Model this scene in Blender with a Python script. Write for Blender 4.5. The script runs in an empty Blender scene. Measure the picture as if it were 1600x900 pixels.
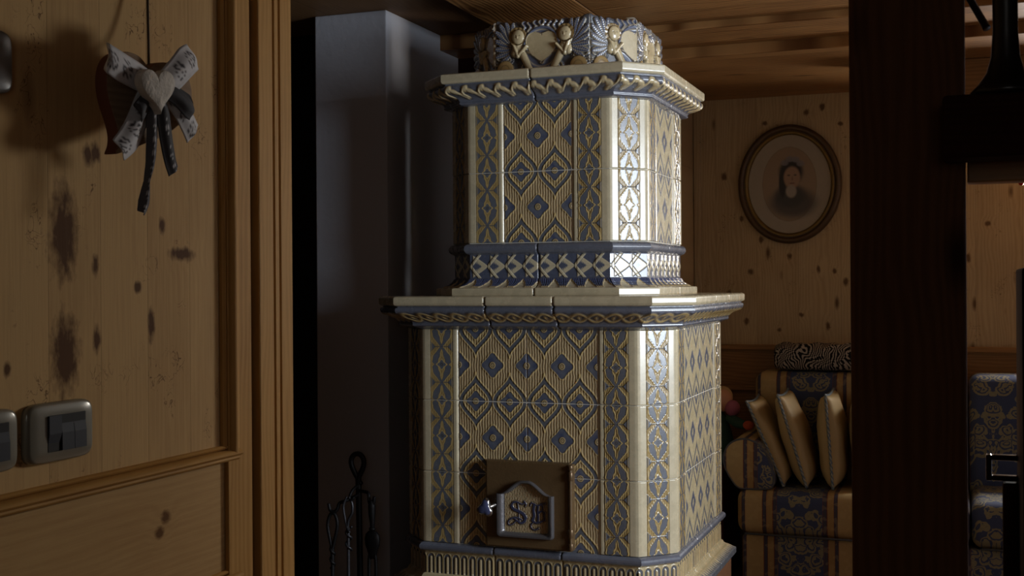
import bpy, bmesh, math, random
import numpy as np
from mathutils import Vector, Matrix
PI = math.pi
random.seed(3)
rng = np.random.default_rng(5)
S = bpy.context.scene
COL = S.collection

# ------------------------------------------------------------------ camera
H = 1.3                                  # eye height above the floor; z values below are given relative to the eye
cam = bpy.data.cameras.new('camera')
cam.lens = 36 * 1863.6 / 1600
cam.sensor_width = 36
cam.shift_y = -5.86 / 1600
cam.clip_start = 0.05
cam.dof.use_dof = True
cam.dof.focus_distance = 3.65
cam.dof.aperture_fstop = 20.0
co = bpy.data.objects.new('camera', cam); COL.objects.link(co)
co.matrix_world = Matrix.Translation((0, 0, H)) @ Matrix.Rotation(0.3620, 4, 'Z') @ Matrix.Rotation(PI/2, 4, 'X') @ Matrix.Rotation(-0.0069, 4, 'Z')
S.camera = co

# ------------------------------------------------------------------ light
w = bpy.data.worlds.new('world'); S.world = w; w.use_nodes = True
bg = w.node_tree.nodes['Background']
bg.inputs[0].default_value = (0.55, 0.68, 1.0, 1); bg.inputs[1].default_value = 0.25

def area(name, loc, rot, sx, sy, power, color):
    l = bpy.data.lights.new(name, 'AREA'); l.shape = 'RECTANGLE'; l.size = sx; l.size_y = sy
    l.energy = power; l.color = color
    o = bpy.data.objects.new(name, l); COL.objects.link(o); o.location = loc; o.rotation_euler = rot
    return o
# daylight through the two windows (side window beside the stove, back window beyond the sofa)
area('daylight_side_window', (2.19, 2.45, H + 0.20), (0, PI/2, 0), 1.15, 0.95, 106, (0.82, 0.91, 1.0))
area('daylight_back_window', (0.68, 5.77, H + 0.34), (-PI/2, 0, 0), 0.62, 0.68, 76, (1.0, 0.97, 0.92))
# weak fill light added behind the camera, not a known window
area('hall_fill_light', (0.55, -1.58, H + 0.35), (PI/2, 0, 0), 0.9, 0.9, 3.0, (1.0, 0.93, 0.82))
S.view_settings.view_transform = 'Standard'
S.view_settings.look = 'None'
S.view_settings.exposure = 0.0
S.view_settings.gamma = 1.0
S.view_settings.use_curve_mapping = False

# ------------------------------------------------------------------ helpers
def lin(r, g, b):
    f = lambda c: (c/255/12.92) if c/255 <= 0.04045 else ((c/255+0.055)/1.055)**2.4
    return np.array([f(r), f(g), f(b)])
def l4(c): return (float(c[0]), float(c[1]), float(c[2]), 1.0)

class NT:
    def __init__(s, name):
        s.m = bpy.data.materials.new(name); s.m.use_nodes = True
        s.t = s.m.node_tree; s.b = s.t.nodes['Principled BSDF']
    def n(s, typ, **k):
        o = s.t.nodes.new(typ)
        for a, v in k.items(): setattr(o, a, v)
        return o
    def L(s, a, b): s.t.links.new(a, b)
    def put(s, sock, v):
        if isinstance(v, (int, float)): sock.default_value = v
        elif isinstance(v, (tuple, list, np.ndarray)): sock.default_value = l4(v) if sock.type == 'RGBA' else tuple(v)
        else: s.L(v, sock)
    def math(s, op, a, b=0.0, c=0.0):
        o = s.n('ShaderNodeMath', operation=op)
        s.put(o.inputs[0], a); s.put(o.inputs[1], b); s.put(o.inputs[2], c)
        return o.outputs[0]
    def comb(s, a, b, c):
        o = s.n('ShaderNodeCombineXYZ')
        for i, v in enumerate((a, b, c)): s.put(o.inputs[i], v)
        return o.outputs[0]
    def mix(s, f, a, b, mode='MIX'):
        o = s.n('ShaderNodeMix', data_type='RGBA', blend_type=mode)
        s.put(o.inputs[0], f); s.put(o.inputs[6], a); s.put(o.inputs[7], b)
        return o.outputs[2]
    def rng(s, v, a, b, c=0.0, d=1.0):
        o = s.n('ShaderNodeMapRange'); s.put(o.inputs[0], v)
        for i, q in enumerate((a, b, c, d)): o.inputs[i+1].default_value = q
        return o.outputs[0]
    def noise(s, vec, scale, detail=3.0, dist=0.0, rough=0.55):
        o = s.n('ShaderNodeTexNoise'); s.put(o.inputs['Vector'], vec)
        o.inputs['Scale'].default_value = scale; o.inputs['Detail'].default_value = detail
        o.inputs['Distortion'].default_value = dist; o.inputs['Roughness'].default_value = rough
        return o.outputs[0]
    def vor(s, vec, scale):
        o = s.n('ShaderNodeTexVoronoi'); s.put(o.inputs['Vector'], vec); o.inputs['Scale'].default_value = scale
        return o
    def obj(s): return s.n('ShaderNodeTexCoord').outputs['Object']
    def sep(s, v):
        o = s.n('ShaderNodeSeparateXYZ'); s.L(v, o.inputs[0]); return dict(X=o.outputs[0], Y=o.outputs[1], Z=o.outputs[2])
    def bump(s, h, strength=0.3, dist=0.002):
        o = s.n('ShaderNodeBump'); s.put(o.inputs['Height'], h); o.inputs['Strength'].default_value = strength; o.inputs['Distance'].default_value = dist
        s.L(o.outputs[0], s.b.inputs['Normal'])
    def base(s, c, rough=0.5, metal=0.0, spec=0.5):
        s.put(s.b.inputs['Base Color'], c); s.put(s.b.inputs['Roughness'], rough); s.put(s.b.inputs['Metallic'], metal)
        s.put(s.b.inputs['Specular IOR Level'], spec)
        return s.m

def wood(name, light, dark, across, along, bw, off=0.0, knots=(), dens=0.5, rough=0.45, seam=0.002, seamk=0.4, ring=0.35, spec=0.16, kcol=None, scrib=0.0, kscale=1.0):
    t = NT(name); q = t.sep(t.obj()); A, L = q[across], q[along]
    u = t.math('DIVIDE', t.math('SUBTRACT', A, off), bw)
    idx = t.math('FLOOR', u); fr = t.math('FRACT', u)
    wn = t.n('ShaderNodeTexWhiteNoise', noise_dimensions='1D'); t.L(idx, wn.inputs['W']); r = wn.outputs[0]
    Lr = t.math('MULTIPLY_ADD', r, 7.3, L)
    kv = t.vor(t.comb(t.math('MULTIPLY', A, 7.0*kscale), t.math('MULTIPLY', Lr, 2.6*kscale), t.math('MULTIPLY', r, 13.0)), 1.0)
    gate = t.sep(kv.outputs['Color'])['X']
    knot = t.math('MULTIPLY', t.rng(kv.outputs['Distance'], 0.17, 0.05), t.math('GREATER_THAN', gate, 1 - dens))
    bend = t.rng(kv.outputs['Distance'], 0.5, 0.0)
    for (a, l, ra, rl) in knots:
        da = t.math('DIVIDE', t.math('SUBTRACT', A, a), ra); dl = t.math('DIVIDE', t.math('SUBTRACT', L, l), rl)
        d = t.math('SQRT', t.math('ADD', t.math('MULTIPLY', da, da), t.math('MULTIPLY', dl, dl)))
        d = t.math('ADD', d, t.math('MULTIPLY', t.math('SUBTRACT', t.noise(t.comb(A, t.math('MULTIPLY', L, 0.45), 0.0), 90, 5), 0.5), 1.5))
        knot = t.math('MAXIMUM', knot, t.rng(d, 1.25, 0.55))
        bend = t.math('MAXIMUM', bend, t.rng(d, 3.5, 0.5))
    n2 = t.noise(t.comb(A, t.math('MULTIPLY', Lr, 0.16), t.math('MULTIPLY', r, 9.0)), 6.0, 3)
    ph = t.math('ADD', t.math('MULTIPLY', A, 420.0), t.math('ADD', t.math('MULTIPLY', n2, 46.0), t.math('MULTIPLY', bend, 7.0)))
    rg = t.rng(t.math('SINE', ph), -1, 1)
    fine = t.noise(t.comb(A, t.math('MULTIPLY', Lr, 0.03), r), 260, 3)
    mott = t.noise(t.comb(A, t.math('MULTIPLY', Lr, 0.5), r), 9, 4)
    f = t.math('ADD', t.math('MULTIPLY', rg, ring), t.math('MULTIPLY', t.math('SUBTRACT', fine, 0.35), 0.55))
    f = t.math('ADD', f, t.math('MULTIPLY', t.math('SUBTRACT', r, 0.5), 0.28))
    f = t.math('ADD', f, t.math('MULTIPLY', t.math('SUBTRACT', mott, 0.5), 0.7))
    cl = t.n('ShaderNodeClamp'); t.L(f, cl.inputs[0])
    c = t.mix(cl.outputs[0], light, dark)
    kc = kcol if kcol is not None else tuple(np.array(dark) * np.array((.36, .28, .22)))
    c = t.mix(t.math('MULTIPLY', knot, 0.9), c, kc)
    if scrib:
        sn = t.noise(t.comb(A, t.math('MULTIPLY', L, 0.8), r), 48, 2, 0.8)
        ln = t.rng(t.math('ABSOLUTE', t.math('SUBTRACT', sn, 0.5)), 0.016, 0.004)
        mk = t.rng(t.noise(t.comb(A, t.math('MULTIPLY', L, 0.6), 3.0), 11, 2), 0.575, 0.64)
        c = t.mix(t.math('MULTIPLY', t.math('MULTIPLY', ln, mk), scrib), c, kc)
    edge = t.math('MINIMUM', fr, t.math('SUBTRACT', 1.0, fr))
    sm = t.rng(edge, 0.0, seam / bw, 1.0, 0.0)
    c = t.mix(t.math('MULTIPLY', sm, seamk), c, tuple(np.array(dark) * 0.12))
    t.bump(t.math('SUBTRACT', t.math('MULTIPLY', fine, 0.5), sm), 0.25, 0.002)
    return t.base(c, rough, 0, spec)

def plain(name, c, rough=0.5, metal=0.0, spec=0.5, var=0.25, scale=14, bump=0.15, bscale=60):
    t = NT(name); v = t.obj()
    c = np.array(c)
    k = t.mix(t.noise(v, scale, 4), tuple(c*(1-var)), tuple(c*(1+var*0.6)))
    if bump: t.bump(t.noise(v, bscale, 3), bump, 0.002)
    return t.base(k, rough, metal, spec)

def link(o, parent=None):
    COL.objects.link(o)
    if parent: o.parent = parent
    return o
def tag(o, label=None, cat=None, group=None, kind=None):
    for k, v in (('label', label), ('category', cat), ('group', group), ('kind', kind)):
        if v: o[k] = v
    return o
def empty(name, loc, label, cat, group=None):
    o = bpy.data.objects.new(name, None); COL.objects.link(o); o.location = loc; o.empty_display_size = 0.05
    bpy.context.view_layer.update()
    return tag(o, label, cat, group)

def obj_from(name, me, mat, parent=None, loc=None):
    if mat is not None and len(me.materials) == 0: me.materials.append(mat)
    o = bpy.data.objects.new(name, me); link(o, parent)
    if loc is not None: o.location = loc
    return o

def mesh_bm(name, bm, mat, parent=None, smooth=False, loc=None, world=True):
    """bm is in world coordinates; when it has a parent the verts are moved to the parent's frame"""
    if parent is not None and world:
        bmesh.ops.translate(bm, verts=bm.verts, vec=-parent_world(parent))
    bmesh.ops.recalc_face_normals(bm, faces=bm.faces)
    me = bpy.data.meshes.new(name); bm.to_mesh(me); bm.free()
    if smooth:
        for p in me.polygons: p.use_smooth = True
    return obj_from(name, me, mat, parent, loc)
def parent_world(p):
    v = Vector((0, 0, 0))
    while p is not None:
        v += p.location; p = p.parent
    return v

def add_box(bm, x0, x1, y0, y1, z0, z1, bev=0.0, seg=2):
    r = bmesh.ops.create_cube(bm, size=1.0)
    vs = r['verts']
    for v in vs:
        v.co = Vector(((x0+x1)/2 + v.co.x*(x1-x0), (y0+y1)/2 + v.co.y*(y1-y0), (z0+z1)/2 + v.co.z*(z1-z0)))
    if bev > 0:
        es = list({e for v in vs for e in v.link_edges})
        bmesh.ops.bevel(bm, geom=es, offset=bev, segments=seg, affect='EDGES', profile=0.5)
def box(name, mat, x0, x1, y0, y1, z0, z1, parent=None, bev=0.0, seg=2, smooth=False):
    bm = bmesh.new(); add_box(bm, x0, x1, y0, y1, z0+H, z1+H, bev, seg)
    o = mesh_bm(name, bm, mat, parent, smooth)
    return o
def autosmooth(o, ang=35):
    for p in o.data.polygons: p.use_smooth = True
    bm = bmesh.new(); bm.from_mesh(o.data)
    for e in bm.edges:
        if len(e.link_faces) == 2 and e.calc_face_angle(0) > math.radians(ang): e.smooth = False
    bm.to_mesh(o.data); bm.free()
    return o

def add_tube(bm, pts, rad, n=10, cap=True):
    pts = [Vector(p) for p in pts]
    if isinstance(rad, (int, float)): rad = [rad]*len(pts)
    rings = []; up = None
    for i, p in enumerate(pts):
        d = (pts[min(i+1, len(pts)-1)] - pts[max(i-1, 0)]).normalized()
        if up is None:
            up = Vector((0, 0, 1)) if abs(d.z) < 0.9 else Vector((1, 0, 0))
        s = d.cross(up).normalized(); up = s.cross(d).normalized()
        rings.append([bm.verts.new(p + (s*math.cos(2*PI*k/n) + up*math.sin(2*PI*k/n))*rad[i]) for k in range(n)])
    for a, b in zip(rings, rings[1:]):
        for k in range(n): bm.faces.new((a[k], a[(k+1) % n], b[(k+1) % n], b[k]))
    if cap:
        bm.faces.new(rings[0]); bm.faces.new(list(reversed(rings[-1])))
def smoothpts(pts, k=6):
    P = [Vector(p) for p in pts]; out = []
    for i in range(len(P)-1):
        a, b, c, d = P[max(i-1, 0)], P[i], P[i+1], P[min(i+2, len(P)-1)]
        for j in range(k):
            t = j/k
            out.append(0.5*((2*b) + (c-a)*t + (2*a-5*b+4*c-d)*t*t + (3*b-a-3*c+d)*t**3))
    out.append(P[-1]); return out
def add_lathe(bm, prof, cx, cy, n=28):
    rings = [[bm.verts.new((cx + r*math.cos(2*PI*k/n), cy + r*math.sin(2*PI*k/n), z)) for k in range(n)] for r, z in prof]
    for a, b in zip(rings, rings[1:]):
        for k in range(n): bm.faces.new((a[k], a[(k+1) % n], b[(k+1) % n], b[k]))
    bm.faces.new(rings[0]); bm.faces.new(list(reversed(rings[-1])))
def add_ball(bm, c, rx, ry, rz, u=20, v=14):
    r = bmesh.ops.create_uvsphere(bm, u_segments=u, v_segments=v, radius=1.0)
    for q in r['verts']: q.co = Vector((c[0]+q.co.x*rx, c[1]+q.co.y*ry, c[2]+q.co.z*rz))

def grids_mesh(name, grids, mat):
    """one mesh from several (P, C) grids: P (nv,nu,3) points, C (nv,nu,3) linear colours"""
    V, F, CC, off = [], [], [], 0
    for P, C in grids:
        nv, nu = P.shape[:2]
        V.append(P.reshape(-1, 3)); CC.append(C.reshape(-1, 3))
        i = np.arange(nv*nu).reshape(nv, nu) + off
        F.append(np.stack([i[:-1, :-1], i[:-1, 1:], i[1:, 1:], i[1:, :-1]], -1).reshape(-1, 4)); off += nv*nu
    V = np.concatenate(V); F = np.concatenate(F); CC = np.concatenate(CC)
    me = bpy.data.meshes.new(name)
    me.vertices.add(len(V)); me.vertices.foreach_set('co', V.astype(np.float32).ravel())
    me.loops.add(F.size); me.loops.foreach_set('vertex_index', F.astype(np.int32).ravel())
    me.polygons.add(len(F)); me.polygons.foreach_set('loop_start', np.arange(0, F.size, 4, dtype=np.int32))
    me.polygons.foreach_set('use_smooth', np.ones(len(F), dtype=bool))
    me.update(calc_edges=True)
    a = me.color_attributes.new('Col', 'FLOAT_COLOR', 'POINT')
    a.data.foreach_set('color', np.concatenate([CC, np.ones((len(CC), 1))], 1).astype(np.float32).ravel())
    me.validate(); me.materials.append(mat)
    return me

def sst(a, b, x): t = np.clip((x-a)/(b-a), 0, 1); return t*t*(3-2*t)
def paint(C, mask, col): return C*(1-mask[..., None]) + np.asarray(col)*mask[..., None]
def vnoise(x, y, s=0):
    return (np.sin(x*1.7+3.1*np.sin(y*0.9+s)+s) + np.sin(y*2.3+2.2*np.sin(x*1.1-s)) + np.sin((x+y)*1.3+s*2))/3

# ------------------------------------------------------------------ materials
def attr_mat(name, rough=0.3, mott=0.12, spec=0.5, bump=0.12, scale=25):
    t = NT(name); a = t.n('ShaderNodeAttribute', attribute_name='Col'); v = t.obj()
    n = t.noise(v, scale, 4); n2 = t.noise(v, 140, 2)
    f = t.math('ADD', t.math('MULTIPLY', t.math('SUBTRACT', n, 0.5), mott*3), t.math('MULTIPLY', t.math('SUBTRACT', n2, 0.5), mott))
    hs = t.n('ShaderNodeHueSaturation'); t.L(a.outputs['Color'], hs.inputs['Color']); t.L(t.math('ADD', 1.0, f), hs.inputs['Value'])
    if bump: t.bump(t.noise(v, 90, 2), bump, 0.002)
    if spec > 0.54: t.b.inputs['Coat Weight'].default_value = 0.6; t.b.inputs['Coat Roughness'].default_value = 0.2
    return t.base(hs.outputs[0], t.math('ADD', rough, t.math('MULTIPLY', t.math('SUBTRACT', n, 0.5), 0.15)), 0, spec)

M_glaze = attr_mat('glazed_majolica', 0.27, 0.13, 0.55, 0.045)
M_print = attr_mat('printed_paper', 0.35, 0.05, 0.4, 0.0)
M_ribbon = attr_mat('printed_ribbon', 0.8, 0.15, 0.2, 0.1)
M_door_tile = attr_mat('door_tile_glaze', 0.3, 0.15, 0.5, 0.1)

PINE_L, PINE_D = lin(196, 160, 108), lin(150, 108, 62)
left_knots = [(1.478, 0.085, .030, .075), (1.480, -0.105, .030, .062), (1.550, 0.035, .007, .020), (1.552, -.085, .009, .022), (1.776, 0.058, .036, .012),
              (1.655, 0.0, .010, .010), (1.690, -.065, .009, .030), (1.55, 0.215, .014, .016), (1.535, .21, .012, .018), (1.72, .105, .008, .014), (1.36, -.12, .008, .012)]
M_pine_left = wood('pine_boards_left', lin(206, 170, 118), lin(148, 110, 68), 'Y', 'Z', 0.118, 1.444, [(a, l+H, ra, rl) for a, l, ra, rl in left_knots], dens=0.3, rough=0.65, spec=0.04, seam=0.0012, seamk=0.35, ring=0.07, kcol=lin(74, 42, 24), scrib=0.8)
M_pine_low = wood('pine_low_panel', PINE_L, PINE_D, 'Z', 'Y', 0.42, 0.55, [(-.400+H, 1.722, .012, .013), (-.424+H, 1.706, .011, .012)], dens=0.3, ring=0.13, rough=0.6, spec=0.05)
M_pine_trim = wood('pine_trim', lin(190, 146, 84), lin(150, 106, 52), 'Y', 'Z', 0.5, 0.0, [], dens=0.12, rough=0.6, spec=0.06)
M_pine_trimh = wood('pine_trim_rail', lin(190, 146, 84), lin(150, 106, 52), 'Z', 'Y', 0.5, 0.1, [], dens=0.12, rough=0.6, spec=0.06)
bk = [(-.97, .30), (-.75, .12), (-.70, -.15), (-.62, .06), (-.55, .05), (-.93, .05), (-1.03, -.05), (-.86, .74), (-.60, .80), (-.88, .20), (-.52, .72), (-.95, -.18), (-.80, -.22), (-.67, .78), (-1.05, .5), (-.5, .0), (-.58, -.2), (0.02, .1), (.1, .25)]
M_pine_back = wood('pine_boards_back', lin(176, 156, 122), lin(136, 112, 80), 'X', 'Z', 0.19, 0.05, [(a, l+H, random.uniform(.008, .015), random.uniform(.010, .02)) for a, l in bk], dens=0.8, kscale=1.7, ring=0.3, rough=0.5, seam=0.0015, seamk=0.4, scrib=0.7)
M_wain = wood('pine_wainscot', lin(140, 104, 66), lin(98, 68, 40), 'Z', 'X', 0.24, 0.02, [], dens=0.4, rough=0.45)
M_ceilX = wood('pine_ceiling_boards', lin(166, 124, 78), lin(96, 62, 34), 'Y', 'X', 0.30, 0.09, [], dens=0.5, rough=0.4, ring=0.95, seam=0.003, seamk=0.7)
M_ceilY = wood('pine_ceiling_cross_boards', lin(176, 130, 80), lin(96, 60, 30), 'X', 'Y', 0.39, -1.576, [], dens=0.2, rough=0.4, ring=0.75, seam=0.003)
M_ceil_dk = wood('brown_ceiling_panel', lin(120, 90, 60), lin(95, 66, 40), 'X', 'Y', 0.5, -1.6, [], dens=0.2, rough=0.6)
M_red = wood('dark_red_wood', lin(52, 22, 16), lin(30, 10, 8), 'X', 'Z', 0.2, 0.0, [], dens=0.2, rough=0.6)
M_dark = wood('dark_stained_wood', lin(90, 60, 38), lin(56, 34, 20), 'X', 'Z', 0.5, 0.3, [], dens=0.3, rough=0.7, spec=0.08)
M_darkH = wood('dark_stained_rail', lin(46, 24, 16), lin(24, 12, 8), 'Z', 'X', 0.5, 0.3, [], dens=0.3, rough=0.75, spec=0.04)
M_floor = wood('brown_floor_boards', lin(120, 86, 58), lin(80, 52, 34), 'X', 'Y', 0.14, 0.0, [], dens=0.2, rough=0.4)
M_plinth = plain('brown_plinth_stone', lin(112, 76, 50), 0.5, var=0.2)
M_black = plain('black_passage', lin(16, 12, 10), 0.8)  # near-black paint on the passage walls stands in for darkness there
M_plaster = plain('white_plaster', lin(182, 183, 191), 0.8, spec=0.2, var=0.05, scale=5, bump=0.6, bscale=38)
M_dkplaster = plain('hall_plaster', lin(120, 105, 90), 0.85, spec=0.2, var=0.06, scale=5, bump=0.4, bscale=38)
M_iron = plain('wrought_iron', lin(26, 24, 24), 0.55, 0.6, var=0.3, bump=0.4, bscale=90)
M_iron_grey = plain('worn_grey_iron', lin(74, 74, 78), 0.45, 0.7, var=0.3, bump=0.3, bscale=90)
M_fdoor = plain('dark_brown_enamel_door', lin(104, 82, 54), 0.42, 0.1, var=0.25, bump=0.25, bscale=120)
M_fframe = plain('grey_cast_frame', lin(118, 116, 118), 0.3, 0.55, var=0.2, bump=0.2, bscale=120)
M_steel = plain('polished_steel', lin(150, 145, 140), 0.2, 0.9, var=0.1, bump=0.05)
M_hinge = plain('brown_metal_hinge', lin(110, 88, 62), 0.35, 0.5, var=0.2, bump=0.1)
M_knob = plain('blue_grey_knob_face', lin(92, 100, 140), 0.25, 0.3, var=0.1, bump=0)
M_mortar = plain('pale_grout', lin(226, 222, 210), 0.8, var=0.06)
M_plate = plain('grey_brown_switch_plate', lin(132, 128, 114), 0.22, 0.15, var=0.04, bump=0)
M_rocker = plain('anthracite_rocker', lin(44, 46, 54), 0.6, 0.0, 0.2, var=0.08, bump=0)
M_heart = wood('worn_heart_wood', lin(150, 126, 102), lin(110, 86, 66), 'Z', 'Y', 0.5, 0.0, [], dens=0.3, rough=0.75)
M_heart_edge = plain('reddish_brown_heart_side', lin(104, 58, 36), 0.7)
M_bark = plain('whitened_bark', lin(205, 198, 188), 0.85, var=0.5, scale=60, bump=0.8, bscale=150)
M_cord = plain('twine', lin(80, 68, 54), 0.9, bump=0.5, bscale=300)
M_gilt = plain('dull_gilt', lin(118, 96, 48), 0.4, 0.5, var=0.3, scale=40, bump=0.3)
M_frame_dk = plain('dark_bronzed_frame', lin(78, 58, 34), 0.45, 0.2, var=0.3, scale=40, bump=0.3)
M_cushion = plain('cream_satin_cushion', lin(160, 140, 98), 0.6, var=0.12, scale=9, bump=0.35, bscale=22)
M_rope = None

def fabric(name, off, shade=1.0):
    """woven stripes: cream bands, slate stripes edged red, wide navy band of olive flowers; period 0.368 m"""
    t = NT(name); q = t.sep(t.obj()); X, Y, Z = q['X'], q['Y'], q['Z']
    u = t.math('FRACT', t.math('DIVIDE', t.math('SUBTRACT', X, off), 0.368))
    cr = t.n('ShaderNodeValToRGB'); cr.color_ramp.interpolation = 'CONSTANT'
    cream, blue, red = lin(190, 164, 116)*shade, lin(76, 74, 92)*shade, lin(120, 58, 44)*shade
    navy = lin(66, 80, 118)*shade; ochre = lin(172, 142, 94)*shade
    st = [(0, cream), (.186, red), (.192, blue), (.228, red), (.234, ochre), (.299, red), (.305, blue), (.34, red), (.346, navy), (.836, red), (.842, blue), (.882, red), (.888, ochre), (.954, red), (.96, blue), (.994, red)]
    el = cr.color_ramp.elements
    while len(el) < len(st): el.new(0.5)
    for e, (p, c) in zip(el, st): e.position = p; e.color = l4(c)
    t.L(u, cr.inputs[0]); base = cr.outputs[0]
    isn = t.math('MULTIPLY', t.math('GREATER_THAN', u, .346), t.math('LESS_THAN', u, .836))
    s = t.math('ADD', Z, Y)
    un = t.math('ABSOLUTE', t.math('SUBTRACT', u, .591))
    v = t.comb(t.math('MULTIPLY', un, .368), s, 0.0)
    wob = t.noise(v, 22, 2)
    vo = t.vor(t.comb(t.math('ADD', t.math('MULTIPLY', un, .368), t.math('MULTIPLY', wob, .05)), t.math('ADD', s, t.math('MULTIPLY', wob, .05)), 0.3), 19)
    d = vo.outputs['Distance']
    pet = t.math('GREATER_THAN', t.math('SINE', t.math('ADD', t.math('MULTIPLY', d, 26.0), t.math('MULTIPLY', wob, 14.0))), -0.35)
    leaf = t.math('MULTIPLY', pet, t.math('LESS_THAN', d, 0.62))
    fl = t.mix(t.noise(v, 90, 3), lin(124, 122, 102)*shade, lin(164, 158, 128)*shade)
    c = t.mix(t.math('MULTIPLY', isn, leaf), base, fl)
    dam = t.math('GREATER_THAN', t.noise(t.comb(X, s, 0.0), 34, 1), 0.56)
    c = t.mix(t.math('MULTIPLY', t.math('SUBTRACT', 1.0, isn), t.math('MULTIPLY', dam, 0.14)), c, lin(230, 205, 150)*shade)
    t.bump(t.noise(t.comb(X, s, 0.0), 400, 1), 0.2, 0.001)
    return t.base(c, 0.65, 0, 0.3)
M_fab = fabric('striped_floral_brocade', -0.793, 0.66)
M_fab_arm = fabric('striped_floral_brocade_arm', -0.872, 0.66)

t = NT('houndstooth_throw'); v = t.obj(); q = t.sep(v)
wb = t.math('MULTIPLY', t.noise(v, 9, 2), 0.16)
a = t.math('SINE', t.math('MULTIPLY', t.math('ADD', q['X'], wb), 480)); b = t.math('SINE', t.math('MULTIPLY', t.math('SUBTRACT', t.math('ADD', q['Z'], q['Y']), wb), 480))
chk = t.math('GREATER_THAN', t.math('ADD', t.math('MULTIPLY', a, 0.9), t.math('MULTIPLY', b, t.rng(t.noise(v, 6, 1), .4, .65, -1, 1.2))), 0.1)
c = t.mix(chk, lin(26, 24, 24), lin(150, 142, 134)); t.bump(t.noise(v, 220, 2), 0.5, 0.003)
M_throw = t.base(c, 0.9, 0, 0.1)

t = NT('twisted_blue_rope'); a = t.n('ShaderNodeAttribute', attribute_name='Col')
M_rope = t.base(a.outputs['Color'], 0.7, 0, 0.2)

# ------------------------------------------------------------------ room shell
def struct(o): o['kind'] = 'structure'; return o
struct(box('floor', M_floor, -3.4, 2.5, -1.6, 5.8, -1.36, -1.3))
# ceiling: low brown field on the left, board field on the right that steps down towards the back wall
struct(box('ceiling', M_ceil_dk, -3.4, 2.5, -1.6, 5.8, 0.96, 1.02))
struct(box('trim_1', M_ceilY, -1.576, -1.182, -1.6, 4.19, 0.925, 0.9598, bev=0.006))
struct(box('trim_2', M_ceilX, -1.180, 2.3, -1.6, 4.19, 0.925, 0.9598, bev=0.006))
struct(box('trim_3', M_ceilX, -1.9, 2.3, 4.192, 4.506, 0.900, 0.9598, bev=0.005))
struct(box('trim_4', M_ceilX, -1.18, 2.3, 4.508, 5.6, 0.860, 0.9598, bev=0.004))
struct(box('light_block_beam', M_wain, -0.28, 2.2, 4.93, 5.06, 0.70, 0.8598, bev=0.006))  # beam added to block back-window light from the ceiling
# left wall: vertical pine boards, framed by a moulding, a lower panel and the casing of the passage
def wall_left():
    X = -1.3
    bm = bmesh.new()
    add_box(bm, X-0.10, X, -1.6, 1.9, -0.31+H, 0.96+H)
    struct(mesh_bm('wall_left', bm, M_pine_left))
    struct(box('trim_5', M_pine_low, X-0.10, X+0.002, -1.6, 1.935, -1.3, -0.31))
    struct(box('trim_6', M_pine_trim, X-0.10, X+0.010, 1.90, 1.981, -1.3, 0.96, bev=0.002))
    struct(box('trim_7', plain('shadow_gap_wood', lin(70, 46, 22), 0.6), X-0.10, X-0.012, 1.98, 2.0, -1.3, 0.96))
    # moulding profiles
    prof = [(1.889, 0.0), (1.889, .006), (1.894, .010), (1.899, .008), (1.902, .004), (1.9035, .002), (1.905, .012), (1.910, .019), (1.917, .021), (1.923, .018), (1.9265, .012), (1.932, .013), (1.938, .0105), (1.940, .004)]
    bm = bmesh.new(); rows = []
    for z in (-0.302+H, 0.96+H):
        rows.append([bm.verts.new((X+d, y, z + (0 if z > H else -(y-1.889)*0.5))) for y, d in prof])
    for k in range(len(prof)-1): bm.faces.new((rows[0][k], rows[0][k+1], rows[1][k+1], rows[1][k]))
    struct(autosmooth(mesh_bm('trim_8', bm, M_pine_trim), 50))
    bm = bmesh.new(); rows = []
    for y in (-1.6, 1.935):
        rows.append([bm.verts.new((X+d, y - (0 if y < 0 else (p-1.889)*0.0), -0.298+H-(p-1.889)*0.62)) for p, d in prof])
    for k in range(len(prof)-1): bm.faces.new((rows[0][k], rows[0][k+1], rows[1][k+1], rows[1][k]))
    struct(autosmooth(mesh_bm('trim_9', bm, M_pine_trimh), 50))
    bm = bmesh.new(); rows = []
    for y in (-1.6, 1.94):
        rows.append([bm.verts.new((X+0.002+d*0.7, y, -0.532+H-(p-1.889)*0.62)) for p, d in prof])
    for k in range(len(prof)-1): bm.faces.new((rows[0][k], rows[0][k+1], rows[1][k+1], rows[1][k]))
    struct(autosmooth(mesh_bm('trim_10', bm, M_pine_trimh), 50))
    # casing with flutes
    cp = [(1.997, -.03), (1.997, .016), (1.999, .018), (2.048, .018), (2.050, .0145), (2.053, .0145), (2.055, .019), (2.068, .019), (2.0695, .015), (2.0725, .015), (2.075, .020), (2.116, .020), (2.120, .016), (2.120, -.10)]
    bm = bmesh.new(); rows = [[bm.verts.new((X+d, y, z)) for y, d in cp] for z in (0.0, 0.96+H)]
    for k in range(len(cp)-1): bm.faces.new((rows[0][k], rows[0][k+1], rows[1][k+1], rows[1][k]))
    struct(autosmooth(mesh_bm('trim_11', bm, M_pine_trim), 30))
wall_left()
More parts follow.
